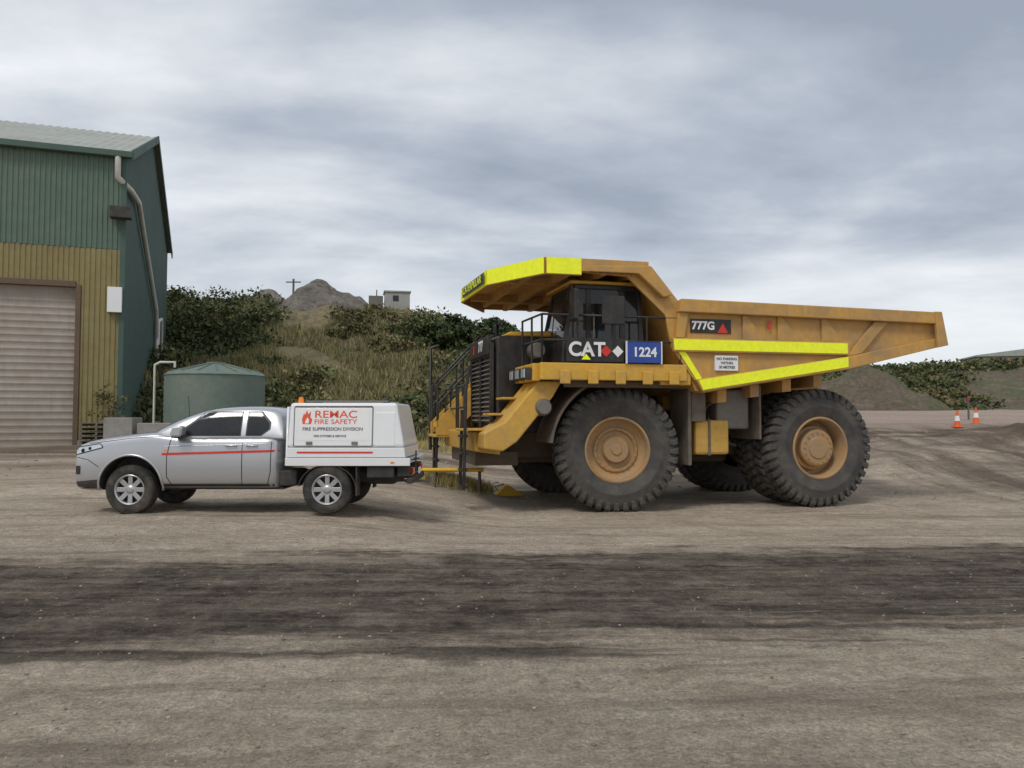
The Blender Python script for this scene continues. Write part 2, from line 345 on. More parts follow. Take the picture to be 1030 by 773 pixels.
for k in range(110000):
    y=random.uniform(37,69); x=random.uniform(-.5*y,.32*y)
    if noise.noise(Vector((x*.12,y*.14,30)))<-.22: continue
    if y>54 and (x+15.0)**2/16+(y-61)**2/40<1: continue
    P.append((x,y,hz(x,y)))
blades('hillside_grass',P,.5,.05,[(.33,.275,.13),(.27,.225,.10),(.18,.175,.075),(.22,.195,.09),(.14,.15,.06)])
P=[]
for k in range(6500):
    x=random.gauss(-1.9,.6); y=random.gauss(20.5,.35)
    if x<-3.4 or x>-.5: continue
    P.append((x,y,gz(x,y)))
for k in range(9000):
    x=random.uniform(-12,0); y=random.uniform(29,35)
    P.append((x,y,gz(x,y)))
blades('dry_grass_tufts',P,.26,.012,[(.48,.36,.13),(.38,.30,.11),(.52,.42,.17),(.22,.21,.07)])
def stones(name,n,fn,smin,smax,mat):
    ico=bmesh.new(); bmesh.ops.create_icosphere(ico,subdivisions=1,radius=1); iv=np.array([v.co[:] for v in ico.verts]); fc=np.array([[v.index for v in f.verts] for f in ico.faces]); ico.free()
    Vs=[];Fs=[];Cs=[]
    for k in range(n):
        x,y=fn(); s=smin+(smax-smin)*random.random()**5
        q=iv*(1+rng.uniform(-.28,.28,(len(iv),1)))*np.array([s*random.uniform(.8,1.5),s*random.uniform(.7,1.2),s*random.uniform(.4,.75)])
        a=random.random()*6.28; R=np.array([[math.cos(a),-math.sin(a),0],[math.sin(a),math.cos(a),0],[0,0,1]])
        q=q@R.T+np.array([x,y,gz(x,y)+s*.1]); Fs.append(fc+len(Vs)*len(iv)); Vs.append(q)
        t=random.uniform(.5,1.3); Cs.append(np.tile(np.array([[.30*t,.25*t,.20*t]]),(len(iv),1)))
    return bulk(name,np.concatenate(Vs),np.concatenate(Fs),mat,np.concatenate(Cs))
def near():
    y=2.2+11*random.random()**1.5; return random.uniform(-.75*y-1,.75*y+1),y
stones('gravel',6500,near,.003,.015,m_grass)
def mid():
    y=random.uniform(19,34); return random.uniform(-.7*y,.7*y),y
stones('loose_rocks',420,mid,.015,.08,m_grass)
# ------------------------------------------------------------------ industrial shed
sh=empty('industrial_shed',(-17.1,34,.36),math.radians(19.45))
def corr(name,p,axis,a0,a1,off,z0,z1,mat,pitch=.2,amp=.035,outward=-1):
    n=int((a1-a0)/pitch); V=[];F=[]
    for i in range(n):
        s=a0+i*(a1-a0)/n; w=(a1-a0)/n
        for k,(u,d) in enumerate(((0,0),(.35,0),(.5,1),(.85,1))):
            t=s+u*w; o=off+outward*d*amp
            zt=z1(t) if callable(z1) else z1; zb=z0(t) if callable(z0) else z0
            V+= [(t,o,zb),(t,o,zt)] if axis=='x' else [(o,t,zb),(o,t,zt)]
    t=a1; zt=z1(t) if callable(z1) else z1; zb=z0(t) if callable(z0) else z0
    V+= [(t,off,zb),(t,off,zt)] if axis=='x' else [(off,t,zb),(off,t,zt)]
    for i in range(len(V)//2-1): F.append((2*i,2*i+2,2*i+3,2*i+1))
    return mo(name,V,F,mat,p,recalc=False)
EH=12.75; RH=17.2; GL=22
corr('upper_cladding',sh,'x',-26,-.02,0,8.6,EH,m_green)
corr('lower_cladding_corner',sh,'x',-1.68,-.02,0,0,8.58,m_beige)
corr('lower_cladding_over_door',sh,'x',-9.6,-1.68,0,6.85,8.58,m_beige)
corr('lower_cladding_side',sh,'x',-26,-9.6,0,0,8.58,m_beige)
corr('gable_wall',sh,'y',.02,GL,0,0,lambda t: EH+(RH-EH)*(1-abs(t-GL/2)/(GL/2)),m_greend,pitch=.25,outward=1)
V=[];F=[];n=46*2
for i in range(n+1):
    z=6.85*i/n; d=(0,.020,.028,.020)[i%4]; V+=[(-9.55,.22+d,z),(-1.75,.22+d,z)]
for i in range(n): F.append((2*i,2*i+1,2*i+3,2*i+2))
mo('roller_door',V,F,m_door,sh,recalc=False)
box('door_jamb',sh,-1.80,-1.60,-.08,.3,0,6.95,m_trim); box('door_jamb_far',sh,-9.7,-9.5,-.08,.3,0,6.95,m_trim)
box('door_head',sh,-9.5,-1.8,-.1,.3,6.85,7.1,m_trim)
box('corner_flashing',sh,-.12,.10,-.10,.0,0,EH,m_greend); box('gutter',sh,-26.3,.35,-.38,-.06,EH-.12,EH+.16,m_greend,.03)
for nm,y0,z0,y1,z1 in (('roof_front',-.3,EH+.12,GL/2,RH+.2),('roof_back',GL+.3,EH+.12,GL/2,RH+.2)):
    V=[];F=[];n=130
    for i in range(n+1):
        x=-26.3+26.65*i/n; d=.06*(i%2); V+=[(x,y0,z0+d),(x,y1,z1+d)]
    for i in range(n): F.append((2*i,2*i+2,2*i+3,2*i+1))
    mo(nm,V,F,m_roof,sh,recalc=False)
for a,b_ in (((.3,-.3,EH+.0),(.3,GL/2,RH+.1)),((.3,GL/2,RH+.1),(.3,GL+.3,EH))):
    v=[(a[0]-.02,a[1],a[2]-.2),(a[0]+.05,a[1],a[2]-.2),(a[0]+.05,a[1],a[2]+.22),(a[0]-.02,a[1],a[2]+.22),(b_[0]-.02,b_[1],b_[2]-.2),(b_[0]+.05,b_[1],b_[2]-.2),(b_[0]+.05,b_[1],b_[2]+.22),(b_[0]-.02,b_[1],b_[2]+.22)]
    mo('barge_board',v,BF,m_greend,sh)
tubes('downpipe',sh,[[(-.25,-.25,EH-.1),(-.25,-.25,EH-1.0),(.22,.3,EH-1.4),(.22,3.2,EH-1.2),(.22,5.0,EH-2.0),(.22,12.6,7.6),(.22,14.5,3.6),(.22,14.6,0)],[(.22,9,0),(.22,9,3.2),(.3,16,3.4),(.3,16.2,0)],[(.25,13,3.3),(.25,13.5,7),(.25,15.5,7.4),(.25,15.8,0)]],.13,m_pipe)
box('vent_box',sh,-.55,.02,-.30,-.05,5.8,6.9,m_white)
box('junction_box',sh,-.5,.35,-.6,-.12,9.9,10.4,m_blackm)
box('footing',sh,-1.6,.06,-.1,.02,-.5,.25,m_conc); box('footing_gable',sh,.04,.12,0,GL,-.5,.35,m_conc)
cl=[]
for k in range(26):
    z=random.uniform(.2,2.6); cl.append((-17.3+random.gauss(0,.35),33.3+random.gauss(0,.2),.3+z,.32,.3,.3,random.choice([G1,(.07,.06,.04),G3]),26))
leafmass('spindly_shrub',cl,.07)
# ------------------------------------------------------------------ rainwater tank
tk=empty('rainwater_tank',(-11.5,30.2,gz(-11.5,30.2)))
pr=[(0,0),(1.82,0)]
for i in range(28): pr+=[(1.82+(.025 if i%2 else 0),.05+i*.1)]
pr+=[(1.84,2.8),(1.88,2.82),(1.7,2.95),(.35,3.28),(.35,3.36),(0,3.38)]
lathe('tank_shell',tk,pr,(0,0,0),m_tank,48,'z')
for i in range(16):
    a=i*math.pi/8; tubes('roof_rib',tk,[[(.36*math.cos(a),.36*math.sin(a),3.30),(1.72*math.cos(a),1.72*math.sin(a),2.96)]],.02,m_tank)
tubes('inlet_pipe',tk,[[(-1.2,-.9,3.1),(-1.2,-.9,3.3),(-1.75,-.9,3.3),(-1.95,-.9,3.2),(-1.95,-.9,0)]],.05,m_pipe)
for i,(x,y,w,d,h) in enumerate([(-12.9,26.9,1.3,.8,.62),(-12.3,27.1,1.1,.8,1.15),(-11.0,27.3,1.2,.8,.6),(-11.2,27.8,1.2,.7,1.1),(-13.6,27.3,1.0,.8,1.35)]):
    e=empty('concrete_block',(x,y,gz(x,y)-.05),random.uniform(-.1,.1))
    box('block',e,-w/2,w/2,-d/2,d/2,0,h,m_conc,.03); box('lifting_lug',e,-.08,.08,-.05,.05,h-.01,h+.06,m_frame,.01)
e=empty('pallet_stack',(-14.9,28.5,gz(-14.9,28.5)))
for k in range(7):
    for j in range(5): box('slat',e,-.6,.6,-.55+j*.25,-.40+j*.25,.12+k*.16,.145+k*.16,m_wood,0)
    for j in (-.55,0,.5): box('bearer',e,j-.03,j+.05,-.55,.6,.03+k*.16,.118+k*.16,m_wood,0)
e=empty('low_pipe_barrier',(-1.9,19.2,gz(-1.9,19.2)))
tubes('rail',e,[[(-1.3,0,.42),(1.2,.1,.42)]],.05,m_chock); tubes('post',e,[[(-1.2,0,-.1),(-1.2,0,.42)],[(0,0.05,-.1),(0,.05,.42)],[(1.1,.1,-.1),(1.1,.1,.42)]],.04,m_wood)
e=empty('power_pole',(-20.6,73,hz(-20.6,73))); tubes('pole',e,[[(0,0,-1),(0,0,3.7)]],.10,m_wood); tubes('crossarm',e,[[(-.7,0,3.4),(.7,0,3.4)]],.06,m_wood)
e=empty('hilltop_plant_building',(-10.6,70,11.75),.2)
box('walls',e,-.9,1.3,-1,1,-4,1.0,m_ply,0); box('roof',e,-1.0,1.4,-1.1,1.1,1.0,1.12,m_roof,0); box('hopper',e,-2.3,-1.05,-.5,.5,-4,.7,m_greym,0); box('window',e,-.2,.3,-1.03,-1.0,.2,.7,m_glass,0); tubes('mast',e,[[(-1.6,0,.7),(-1.6,0,1.3)]],.05,m_wood)
e=empty('distant_shed',(76,112,7.0),-.25)
mo('walls',[(-9,-4,-4),(9,-4,-4),(9,4,-4),(-9,4,-4),(-9,-4,3.2),(9,-4,3.2),(9,4,3.2),(-9,4,3.2)],BF,m_ply,e)
prism('roof',e,[(-9.5,3.2),(9.5,3.2),(9.5,3.4),(0,4.6),(-9.5,3.4)],-4.4,4.4,m_roof,0); box('doorway',e,-3,1,-4.05,-4,-2,1.5,m_blackm,0)
def cone(x,y):
    e=empty('traffic_cone',(x,y,gz(x,y)))
    box('base',e,-.19,.19,-.19,.19,0,.04,m_cone,.01)
    lathe('body',e,[(.14,.04),(.035,.72),(.02,.73),(0,.73)],(0,0,0),m_cone,20,'z')
    lathe('reflective_band',e,[(.110,.28),(.078,.50)],(0,0,0),m_whitet,20,'z')
    e.scale=(1.1,1.1,1.1)
cone(21.0,36.8); cone(22.9,38.5)
e=empty('marker_post',(24.0,41,gz(24,41))); tubes('post',e,[[(0,0,-.2),(0,0,1.25)]],.05,m_wood); box('reflector',e,-.05,.05,-.07,-.05,1.0,1.15,m_redl,0)
# ------------------------------------------------------------------ HAUL TRUCK
T=empty('mining_haul_truck',(1.71,18.967,-.44),math.radians(14))
def tyre(name,c,R,W,rz=0,nl=40,far=False):
    rot=Matrix.Rotation(rz,3,'Z'); h=W/2; k=R/1.35
    pr=[(.64*k,-.72*h),(.72*k,-.92*h),(.92*k,-1.06*h),(.94*k,-1.09*h),(.97*k,-1.09*h),(.99*k,-1.06*h),(1.10*k,-1.04*h),(1.22*k,-.93*h),(1.28*k,-.8*h),(1.29*k,0),(1.28*k,.8*h),(1.22*k,.93*h),(1.10*k,1.04*h),(.99*k,1.06*h),(.97*k,1.09*h),(.94*k,1.09*h),(.92*k,1.06*h),(.72*k,.92*h),(.64*k,.72*h)]
    lathe(name+'_carcass',T,pr,c,m_tyre,96,'y',40,rot)
    V=[];F=[]; sec=[(.04,1.27),(.04,1.355),(.86*h,1.345),(1.05*h,1.27),(1.09*h,1.13),(1.0*h,1.12)]; sec=[(a,b*k) for a,b in sec]
    n=len(sec); pit=2*math.pi/nl
    for i in range(nl):
        for sd in (-1,1):
            t0=pit*(i+(.5 if sd>0 else 0)); b0=len(V)
            for w in (0,.66):
                for (y,r) in sec:
                    th=t0+w*pit-y*.22+( .10*pit*(1 if w==0 else -1) if r<1.2*k else 0)
                    q=rot@Vector((r*math.cos(th),sd*y,r*math.sin(th))); V.append((c[0]+q.x,c[1]+q.y,c[2]+q.z))
            F.append(tuple(b0+j for j in range(n))); F.append(tuple(b0+n+j for j in reversed(range(n))))
            for j in range(n): F.append((b0+j,b0+(j+1)%n,b0+n+(j+1)%n,b0+n+j))
    mo(name+'_tread_lugs',V,F,m_tyre,T,bevel=.012,seg=1)
def rimf(name,c,sd,rz,rear=False):
    rot=Matrix.Rotation(rz,3,'Z')
    if not rear: pr=[(.70,.25),(.71,.33),(.67,.345),(.645,.31),(.63,.20),(.57,.13),(.50,.10),(.47,.14),(.42,.145),(.40,.09),(.30,.08),(.285,.18),(.26,.215),(.12,.22),(.10,.25),(0,.25)]
    else: pr=[(.70,.25),(.71,.33),(.67,.345),(.645,.31),(.62,.08),(.60,-.06),(.52,-.08),(.50,.05),(.44,.07),(.42,.20),(.38,.23),(.25,.235),(.23,.26),(0,.265)]
    lathe(name,T,[(r,h*sd) for r,h in pr],c,m_rim,64,'y',30,rot)
    nb=20 if not rear else 16; rb=.445 if not rear else .34; yb=.145 if not rear else .235
    pths=[]
    for i in range(nb):
        a=2*math.pi*i/nb; q0=rot@Vector((rb*math.cos(a),sd*yb,rb*math.sin(a))); q1=rot@Vector((rb*math.cos(a),sd*(yb+.03),rb*math.sin(a)))
        pths.append([(c[0]+q0.x,c[1]+q0.y,c[2]+q0.z),(c[0]+q1.x,c[1]+q1.y,c[2]+q1.z)])
    tubes(name+'_bolts',T,pths,.018,m_rim)
STR=math.radians(-9); WB=4.80
tyre('front_tyre_near',(0,-2.09,1.345),1.345,.70,STR); rimf('front_rim_near',(0,-2.09,1.345),-1,STR)
tyre('front_tyre_far',(0,2.09,1.345),1.345,.70,STR); rimf('front_rim_far',(0,2.09,1.345),1,STR)
for sd,nm in ((-1,'near'),(1,'far')):
    tyre('rear_tyre_outer_'+nm,(WB,sd*2.20,1.345),1.345,.70); tyre('rear_tyre_inner_'+nm,(WB,sd*1.38,1.345),1.345,.70)
    rimf('rear_rim_'+nm,(WB,sd*2.20,1.345),sd,0,True)
def tb(n,*a,**k): return box(n,T,*a,**k)
for sd in (-1,1):
    tb('frame_rail',-2.4,5.9,sd*.75-.18,sd*.75+.18,1.15,1.85,m_frame)
tb('front_axle',-.25,.25,-1.75,1.75,1.0,1.5,m_frame); tb('engine_block',-2.2,.6,-.55,.55,1.0,2.9,m_frame,bevel=.05)
lathe('rear_axle_housing',T,[(0,-1.0),(.45,-1.0),(.62,-.5),(.62,.5),(.45,1.0),(0,1.0)],(WB,0,1.345),m_frame,32)
for sd in (-1,1):
    tubes('hoist_cylinder',T,[[(2.3,sd*1.05,1.3),(3.1,sd*1.05,2.75)]],.14,m_greym); tubes('front_strut',T,[[(0,sd*1.45,1.2),(.1,sd*1.2,2.9)]],.17,m_greym)
    tubes('rear_strut',T,[[(5.3,sd*.5,1.2),(5.5,sd*.5,2.6)]],.15,m_greym)
prism('front_bumper',T,[(-3.05,1.32),(-2.5,1.25),(-2.5,1.78),(-3.1,1.74)],-1.95,1.95,m_cat,.03)
tb('bumper_underframe',-2.95,-2.0,-1.5,1.5,1.0,1.3,m_frame)
tb('radiator_shell',-2.42,-1.1,-1.25,1.25,1.7,3.85,m_black,bevel=.05)
tb('radiator_core',-2.47,-2.43,-1.08,1.08,1.9,3.5,m_blackm)
for i in range(15):
    z=1.95+i*.105; prism('grille_louvre',T,[(-2.53,z),(-2.47,z+.04),(-2.47,z+.055),(-2.53,z+.015)],-1.05,1.05,m_greyd,0)
tb('grille_post',-2.55,-2.46,-1.16,-1.06,1.8,3.7,m_black); tb('grille_post_far',-2.55,-2.46,1.06,1.16,1.8,3.7,m_black); tb('grille_centre',-2.55,-2.46,-.04,.04,1.8,3.6,m_black)
tb('number_plate_panel',-2.60,-2.5,-1.1,1.0,3.45,3.85,m_black)
text('grille_number',T,'777',(-2.605,-.35,3.66),.34,m_whitet,rz=-90,bold=.008)
prism('grille_badge',T,[(-2.604,3.55),(-2.608,3.55),(-2.608,3.75),(-2.604,3.75)],.35,.5,m_red,0)
prism('hood',T,[(-2.3,3.85),(-.9,3.85),(-.9,4.0),(-2.1,3.95)],-1.2,1.2,m_cat,.03)
plan=[(-1.85,-2.9),(1.3,-2.9),(1.3,2.9),(-1.85,2.9)]
planprism('deck',T,plan,3.02,3.12,m_cat)
tb('deck_side_beam',-1.9,1.32,-2.93,-2.80,2.80,3.15,m_cat,bevel=.02); tb('deck_side_beam_far',-1.9,1.32,2.80,2.93,2.80,3.15,m_cat,bevel=.02)
for sd,nm in ((-1,'near'),(1,'far')):
    y0,y1=sorted((sd*2.78,sd*1.3)); tb('deck_front_beam_'+nm,-2.02,-1.86,y0,y1,2.78,3.14,m_cat,bevel=.02)
    for k in range(3):
        y=sd*(1.55+k*.5); tb('headlamp_housing',-2.16,-2.03,y-.16,y+.16,2.82,3.06,m_blackm); tb('headlamp_lens',-2.18,-2.161,y-.13,y+.13,2.85,3.03,m_lamp,bevel=.005)
    y0,y1=sorted((sd*2.62,sd*1.5))
    prism('fender_brace_'+nm,T,[(-1.86,2.79),(-1.35,2.79),(-1.55,2.45),(-2.30,1.55),(-2.6,1.35),(-3.0,1.40),(-3.0,1.72),(-2.55,1.95)],y0,y1,m_cat,.03)
    pts=[];r0=1.52;r1=1.58
    for k in range(12): a=math.radians(97+k*7); pts.append((r1*math.cos(a),1.345+r1*math.sin(a)))
    for k in reversed(range(12)): a=math.radians(97+k*7); pts.append((r0*math.cos(a),1.345+r0*math.sin(a)))
    y0,y1=sorted((sd*2.5,sd*1.4)); prism('wheel_guard_'+nm,T,pts,y0,y1,m_greyd,0)
    tb('rear_guard_'+nm,1.55,1.63,min(sd*2.5,sd*1.6),max(sd*2.5,sd*1.6),1.0,2.8,m_greyd)
for x in (-1.5,-.9,-.3,.3,.9): tb('deck_bracket',x,x+.22,-2.99,-2.935,2.72,3.0,m_cat,bevel=.02)
tb('under_deck_skirt',-1.35,1.25,-2.75,-2.70,2.66,2.79,m_frame)
tb('deck_end_box',.75,1.45,-2.85,-2.0,2.72,3.02,m_cat,bevel=.02)
tb('hydraulic_tank',1.8,2.62,-2.35,-1.15,1.22,1.98,m_cat,bevel=.06); tb('tank_strap',2.1,2.16,-2.37,-1.1,1.2,2.0,m_greyd); lathe('tank_cap',T,[(0,.08),(.09,.08),(.09,0)],(2.4,-1.9,1.98),m_greyd,16,'z')
tb('steering_tank',2.35,3.15,-2.3,-1.2,1.78,2.66,m_greym,bevel=.05); tb('bracket_column',1.66,2.0,-2.45,-1.8,1.95,2.85,m_greyd)
tubes('hydraulic_hose',T,[[(2.0,-2.2,1.98),(2.1,-2.3,2.3),(2.35,-2.32,2.4)],[(2.6,-2.1,1.5),(2.9,-2.1,1.4),(3.1,-1.5,1.6)],[(1.7,-1.9,1.4),(1.4,-1.5,1.5),(.9,-.9,1.7)]],.035,m_blackm)
tb('far_fuel_tank',1.7,3.1,1.2,2.4,1.1,2.4,m_frame,bevel=.08)
tb('rock_guard_near',3.28,3.33,-2.5,-1.1,1.55,2.75,m_greyd); tb('rock_guard_far',3.28,3.33,1.1,2.5,1.4,2.75,m_greyd)
tb('transmission',.8,3.6,-.5,.5,.95,1.7,m_frame,bevel=.08)
# cab: hollow, with pillars, tinted glass, seats inside
prism('cab_lower_shell',T,[(-1.28,3.13),(-1.26,3.66),(.57,3.66),(.60,3.13)],-2.42,-.75,m_black,.03)
prism('cab_top_shell',T,[(-1.02,4.76),(-1.0,4.86),(.50,4.86),(.50,4.76)],-2.42,-.75,m_black,.02)
for y in (-2.42,-.82):
    prism('cab_a_pillar',T,[(-1.26,3.655),(-1.17,3.655),(-.93,4.765),(-1.02,4.765)],y,y+.07,m_black,.008)
    prism('cab_quarter_pillar',T,[(-.74,3.655),(-.64,3.655),(-.64,4.765),(-.74,4.765)],y,y+.07,m_black,.008)
    prism('cab_b_pillar',T,[(.02,3.655),(.14,3.655),(.14,4.765),(.02,4.765)],y,y+.07,m_black,.008)
    prism('cab_c_pillar',T,[(.46,3.655),(.57,3.655),(.50,4.765),(.41,4.765)],y,y+.07,m_black,.008)
def pane(name,v): return mo(name,v,[(0,1,2,3)],m_tint,T,recalc=False)
for y in (-2.39,-.785):
    pane('cab_side_pane',[(-1.17,y,3.66),(.50,y,3.66),(.45,y,4.76),(-.94,y,4.76)])
pane('cab_windscreen',[(-1.23,-2.35,3.66),(-1.23,-.82,3.66),(-.99,-.82,4.76),(-.99,-2.35,4.76)])
pane('cab_rear_pane',[(.54,-2.35,3.66),(.54,-.82,3.66),(.47,-.82,4.76),(.47,-2.35,4.76)])
for y in (-1.75,-1.15):
    tb('seat_back',.0,.15,y-.24,y+.24,3.4,4.15,m_blackm,bevel=.05); tb('headrest',.02,.12,y-.13,y+.13,4.18,4.38,m_blackm,bevel=.04)
tb('dashboard',-1.15,-.85,-2.3,-.9,3.66,3.86,m_blackm,bevel=.04)
tubes('steering_wheel',T,[[(-.72+.07*math.sin(a),-1.75+.2*math.cos(a),3.95+.18*math.sin(a)) for a in [k*math.pi/8 for k in range(16)]]],.016,m_blackm,True)
tubes('cab_door_seam',T,[[(-.67,-2.43,3.2),(-.67,-2.43,3.64)],[(.07,-2.43,3.64),(.07,-2.43,3.2)]],.018,m_greyd)
tubes('cab_grab_handle',T,[[(-.6,-2.44,3.35),(-.6,-2.5,3.4),(-.6,-2.5,4.2),(-.6,-2.44,4.25)]],.016,m_greym)
tubes('wiper',T,[[(-1.27,-1.6,3.68),(-1.13,-1.35,4.3)]],.012,m_black)
tb('cab_roof',-1.12,.58,-2.5,-.7,4.863,4.93,m_cat,bevel=.02)
text('cab_letters',T,'CAT',(-.92,-2.95,3.42),.40,m_whitet,bold=.012)
tb('rail_panel',-1.35,-.1,-2.92,-2.90,3.18,3.66,m_black,bevel=.005)
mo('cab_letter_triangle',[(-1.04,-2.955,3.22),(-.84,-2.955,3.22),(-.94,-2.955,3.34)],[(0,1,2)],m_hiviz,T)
for x in (-.50,-.24):
    c=(x,3.40); d=.12
    prism('hazard_diamond',T,[(c[0]-d,c[1]),(c[0],c[1]-d),(c[0]+d,c[1]),(c[0],c[1]+d)],-2.94,-2.925,m_red if x<-.4 else m_whitet,0)
tb('unit_number_panel',-.04,.72,-2.98,-2.94,3.17,3.60,m_blue,bevel=.005); text('unit_number',T,'1224',(.34,-2.985,3.385),.27,m_whitet,bold=.008)
for x in (-.06,.72): tb('panel_border',x-.012,x+.012,-2.985,-2.938,3.15,3.62,m_whitet,bevel=0)
def rail(name,pts,zs,zd=3.12,pr=.024,step=.8):
    paths=[]
    for z in zs: paths.append([(x,y,zd+z) for x,y in pts])
    for (a,b_) in zip(pts[:-1],pts[1:]):
        L=math.hypot(b_[0]-a[0],b_[1]-a[1]); n=max(1,int(round(L/step)))
        for i in range(n+1):
            t=i/n; x=a[0]+(b_[0]-a[0])*t; y=a[1]+(b_[1]-a[1])*t; paths.append([(x,y,zd-.05),(x,y,zd+zs[-1])])
    tubes(name,T,paths,pr,m_black)
rail('handrail_near',[(1.2,-2.86),(-1.85,-2.86),(-1.9,-1.5)],(.5,1.02)); rail('handrail_far',[(1.2,2.86),(-1.85,2.86),(-1.9,1.3)],(.5,1.02))
rail('handrail_walkway',[(-3.05,1.95),(-3.05,.3)],(.5,1.0),1.75,.02)
rail('handrail_bumper_near',[(-3.3,-2.1),(-3.3,-1.35)],(.45,.9),1.8,.024)
for (x,y) in ((-1.3,-3.1),(-1.5,3.1)):
    tb('mirror',x,x+.10,y-.02-.18,y+.18,4.0,4.62,m_black,bevel=.03); tubes('mirror_arm',T,[[(x+.05,y,4.6),(x+.05,y*.93,4.75),(x+.1,y*.8,4.5)],[(x+.05,y,4.05),(x+.1,y*.93,3.95),(x+.1,y*.92,3.2)]],.02,m_black)
tb('side_mirror_panel',-.60,-.10,-2.99,-2.95,3.95,4.55,m_black,bevel=.03); tubes('side_mirror_arm',T,[[(-.3,-2.94,4.45),(-.3,-2.86,4.13)],[(-.3,-2.9,3.2),(-.3,-2.96,4.0)]],.022,m_black)
for y in (.9,1.7,2.3):
    lathe('air_cleaner',T,[(0,-.35),(.24,-.35),(.27,-.3),(.27,.3),(.24,.35),(0,.35)],(-1.0,y,3.65),m_blackm,24)
tb('far_deck_cabinet',-1.2,.9,.8,2.6,3.13,4.2,m_black,bevel=.04)
lathe('near_filter',T,[(0,-.2),(.15,-.2),(.17,-.16),(.17,.16),(.15,.2),(0,.2)],(-1.62,-1.6,3.5),m_greym,20)
lathe('air_tank',T,[(0,-.5),(.14,-.5),(.18,-.42),(.18,.42),(.14,.5),(0,.5)],(-1.75,-2.2,2.25),m_greym,24)
y0,y1=1.15,1.98
for k in range(6):
    t=k/5; x=-3.3+1.2*t; z=1.85+1.15*t; tb('stair_tread',x-.03,x+.26,y0,y1,z,z+.06,m_cat,bevel=.008)
    tb('stair_riser',x+.20,x+.225,y0,y1,z+.06,z+.23,m_cat,bevel=0)
    tb('stair_nosing',x-.045,x-.032,y0,y1,z-.05,z+.065,m_chock,bevel=0)
for y in (y0-.04,y1+.04):
    prism('stair_stringer',T,[(-3.42,1.60),(-3.0,1.60),(-1.88,2.82),(-1.88,3.12),(-2.2,3.12),(-3.42,1.92)],y-.025,y+.025,m_cat,.006)
    tubes('stair_rail',T,[[(-3.38,y,1.8),(-3.38,y,2.85),(-2.15,y,4.15),(-1.95,y,4.15)],[(-3.38,y,2.35),(-2.15,y,3.65)],[(-2.75,y,2.3),(-2.75,y,3.5)]],.027,m_black)
planprism('front_step_platform',T,[(-3.45,1.1),(-2.55,1.1),(-2.55,2.2),(-3.45,2.2)],1.55,1.62,m_cat)
tb('near_step_platform',-3.35,-2.6,-2.15,-1.3,1.76,1.81,m_cat)
tb('near_step',-2.75,-2.45,-1.95,-1.30,2.08,2.13,m_cat); tb('near_step',-2.45,-2.15,-1.95,-1.30,2.42,2.47,m_cat)
for sd in (-1,1):
    ya,yb=sd*2.15,sd*1.72
    tubes('ladder_stile',T,[[(-3.32,ya,.55),(-3.28,ya,2.6),(-3.2,ya,3.1)],[(-3.32,yb,.55),(-3.28,yb,2.2)]],.034,m_black)
    for z in (.6,.95,1.3,1.65): tb('ladder_rung',-3.37,-3.23,min(ya,yb),max(ya,yb),z-.025,z+.025,m_black,bevel=.006)
tubes('tall_guard_post',T,[[(-3.4,2.2,1.2),(-3.4,2.2,3.85),(-3.2,2.2,3.9)]],.045,m_black)
# ---- dump body
side=[(.39,5.26),(.55,5.22),(1.15,4.52),(7.67,4.45),(7.83,3.70),(5.22,3.10),(1.72,2.56),(1.0,3.50),(.85,4.20),(.0,4.98),(-1.05,5.03),(-1.05,5.27)]
for sd,nm in ((-1,'near'),(1,'far')):
    y0,y1=sorted((sd*2.80,sd*2.88)); prism('body_side_'+nm,T,side,y0,y1,m_body,.008)
    y0,y1=sorted((sd*2.885,sd*3.04)); prism('top_rail_'+nm,T,[(1.1,4.26),(7.66,4.19),(7.70,4.46),(1.16,4.54)],y0,y1,m_body,.02)
    y0,y1=sorted((sd*2.885,sd*2.98)); prism('lower_beam_'+nm,T,[(1.66,2.58),(5.22,3.11),(7.83,3.70),(7.80,3.90),(5.25,3.40),(1.50,2.84)],y0,y1,m_body,.015)
    prism('mid_beam_'+nm,T,[(1.0,3.42),(5.3,3.42),(5.3,3.72),(.98,3.72)],*sorted((sd*2.885,sd*2.965)),m_body,.02)
    prism('front_gusset_'+nm,T,[(1.05,3.72),(1.25,3.72),(1.35,4.26),(1.12,4.26)],*sorted((sd*2.885,sd*2.97)),m_body,.01)
    for k,x in enumerate((2.65,3.5,4.6)):
        prism('side_gusset_'+nm,T,[(x,3.72),(x+.55,3.72),(x+.1,4.24),(x,4.24)],*sorted((sd*2.885,sd*2.93)),m_body,.01)
    prism('tail_post_'+nm,T,[(5.22,3.40),(5.6,3.48),(6.3,4.2),(5.95,4.2)],*sorted((sd*2.885,sd*2.96)),m_body,.01)
    prism('tail_end_plate_'+nm,T,[(7.55,3.64),(7.84,3.70),(7.68,4.47),(7.5,4.47)],*sorted((sd*2.99,sd*3.06)),m_body,.01)
prism('body_floor',T,[(1.72,2.56),(5.22,3.10),(7.95,3.72),(7.93,3.86),(5.2,3.26),(1.6,2.74)],-2.79,2.79,m_body,0)
prism('body_front_wall',T,[(1.72,2.60),(1.58,2.60),(.62,4.75),(.4,5.22),(.58,5.20),(.78,4.8)],-2.79,2.79,m_body,0)
for x in (2.2,3.0,3.8,4.6): 
    z=2.56+(x-1.72)*.154; prism('floor_bolster',T,[(x,z-.28),(x+.22,z-.26),(x+.22,z+.02),(x,z-.01)],-2.6,2.6,m_body,.01)
for sd in (-1,1): prism('body_keel',T,[(1.7,2.2),(5.9,2.5),(5.9,3.2),(1.7,2.55)],sd*.75-.15,sd*.75+.15,m_body,.01)
tb('rear_pivot',5.4,5.9,-1.1,1.1,1.9,2.55,m_frame)
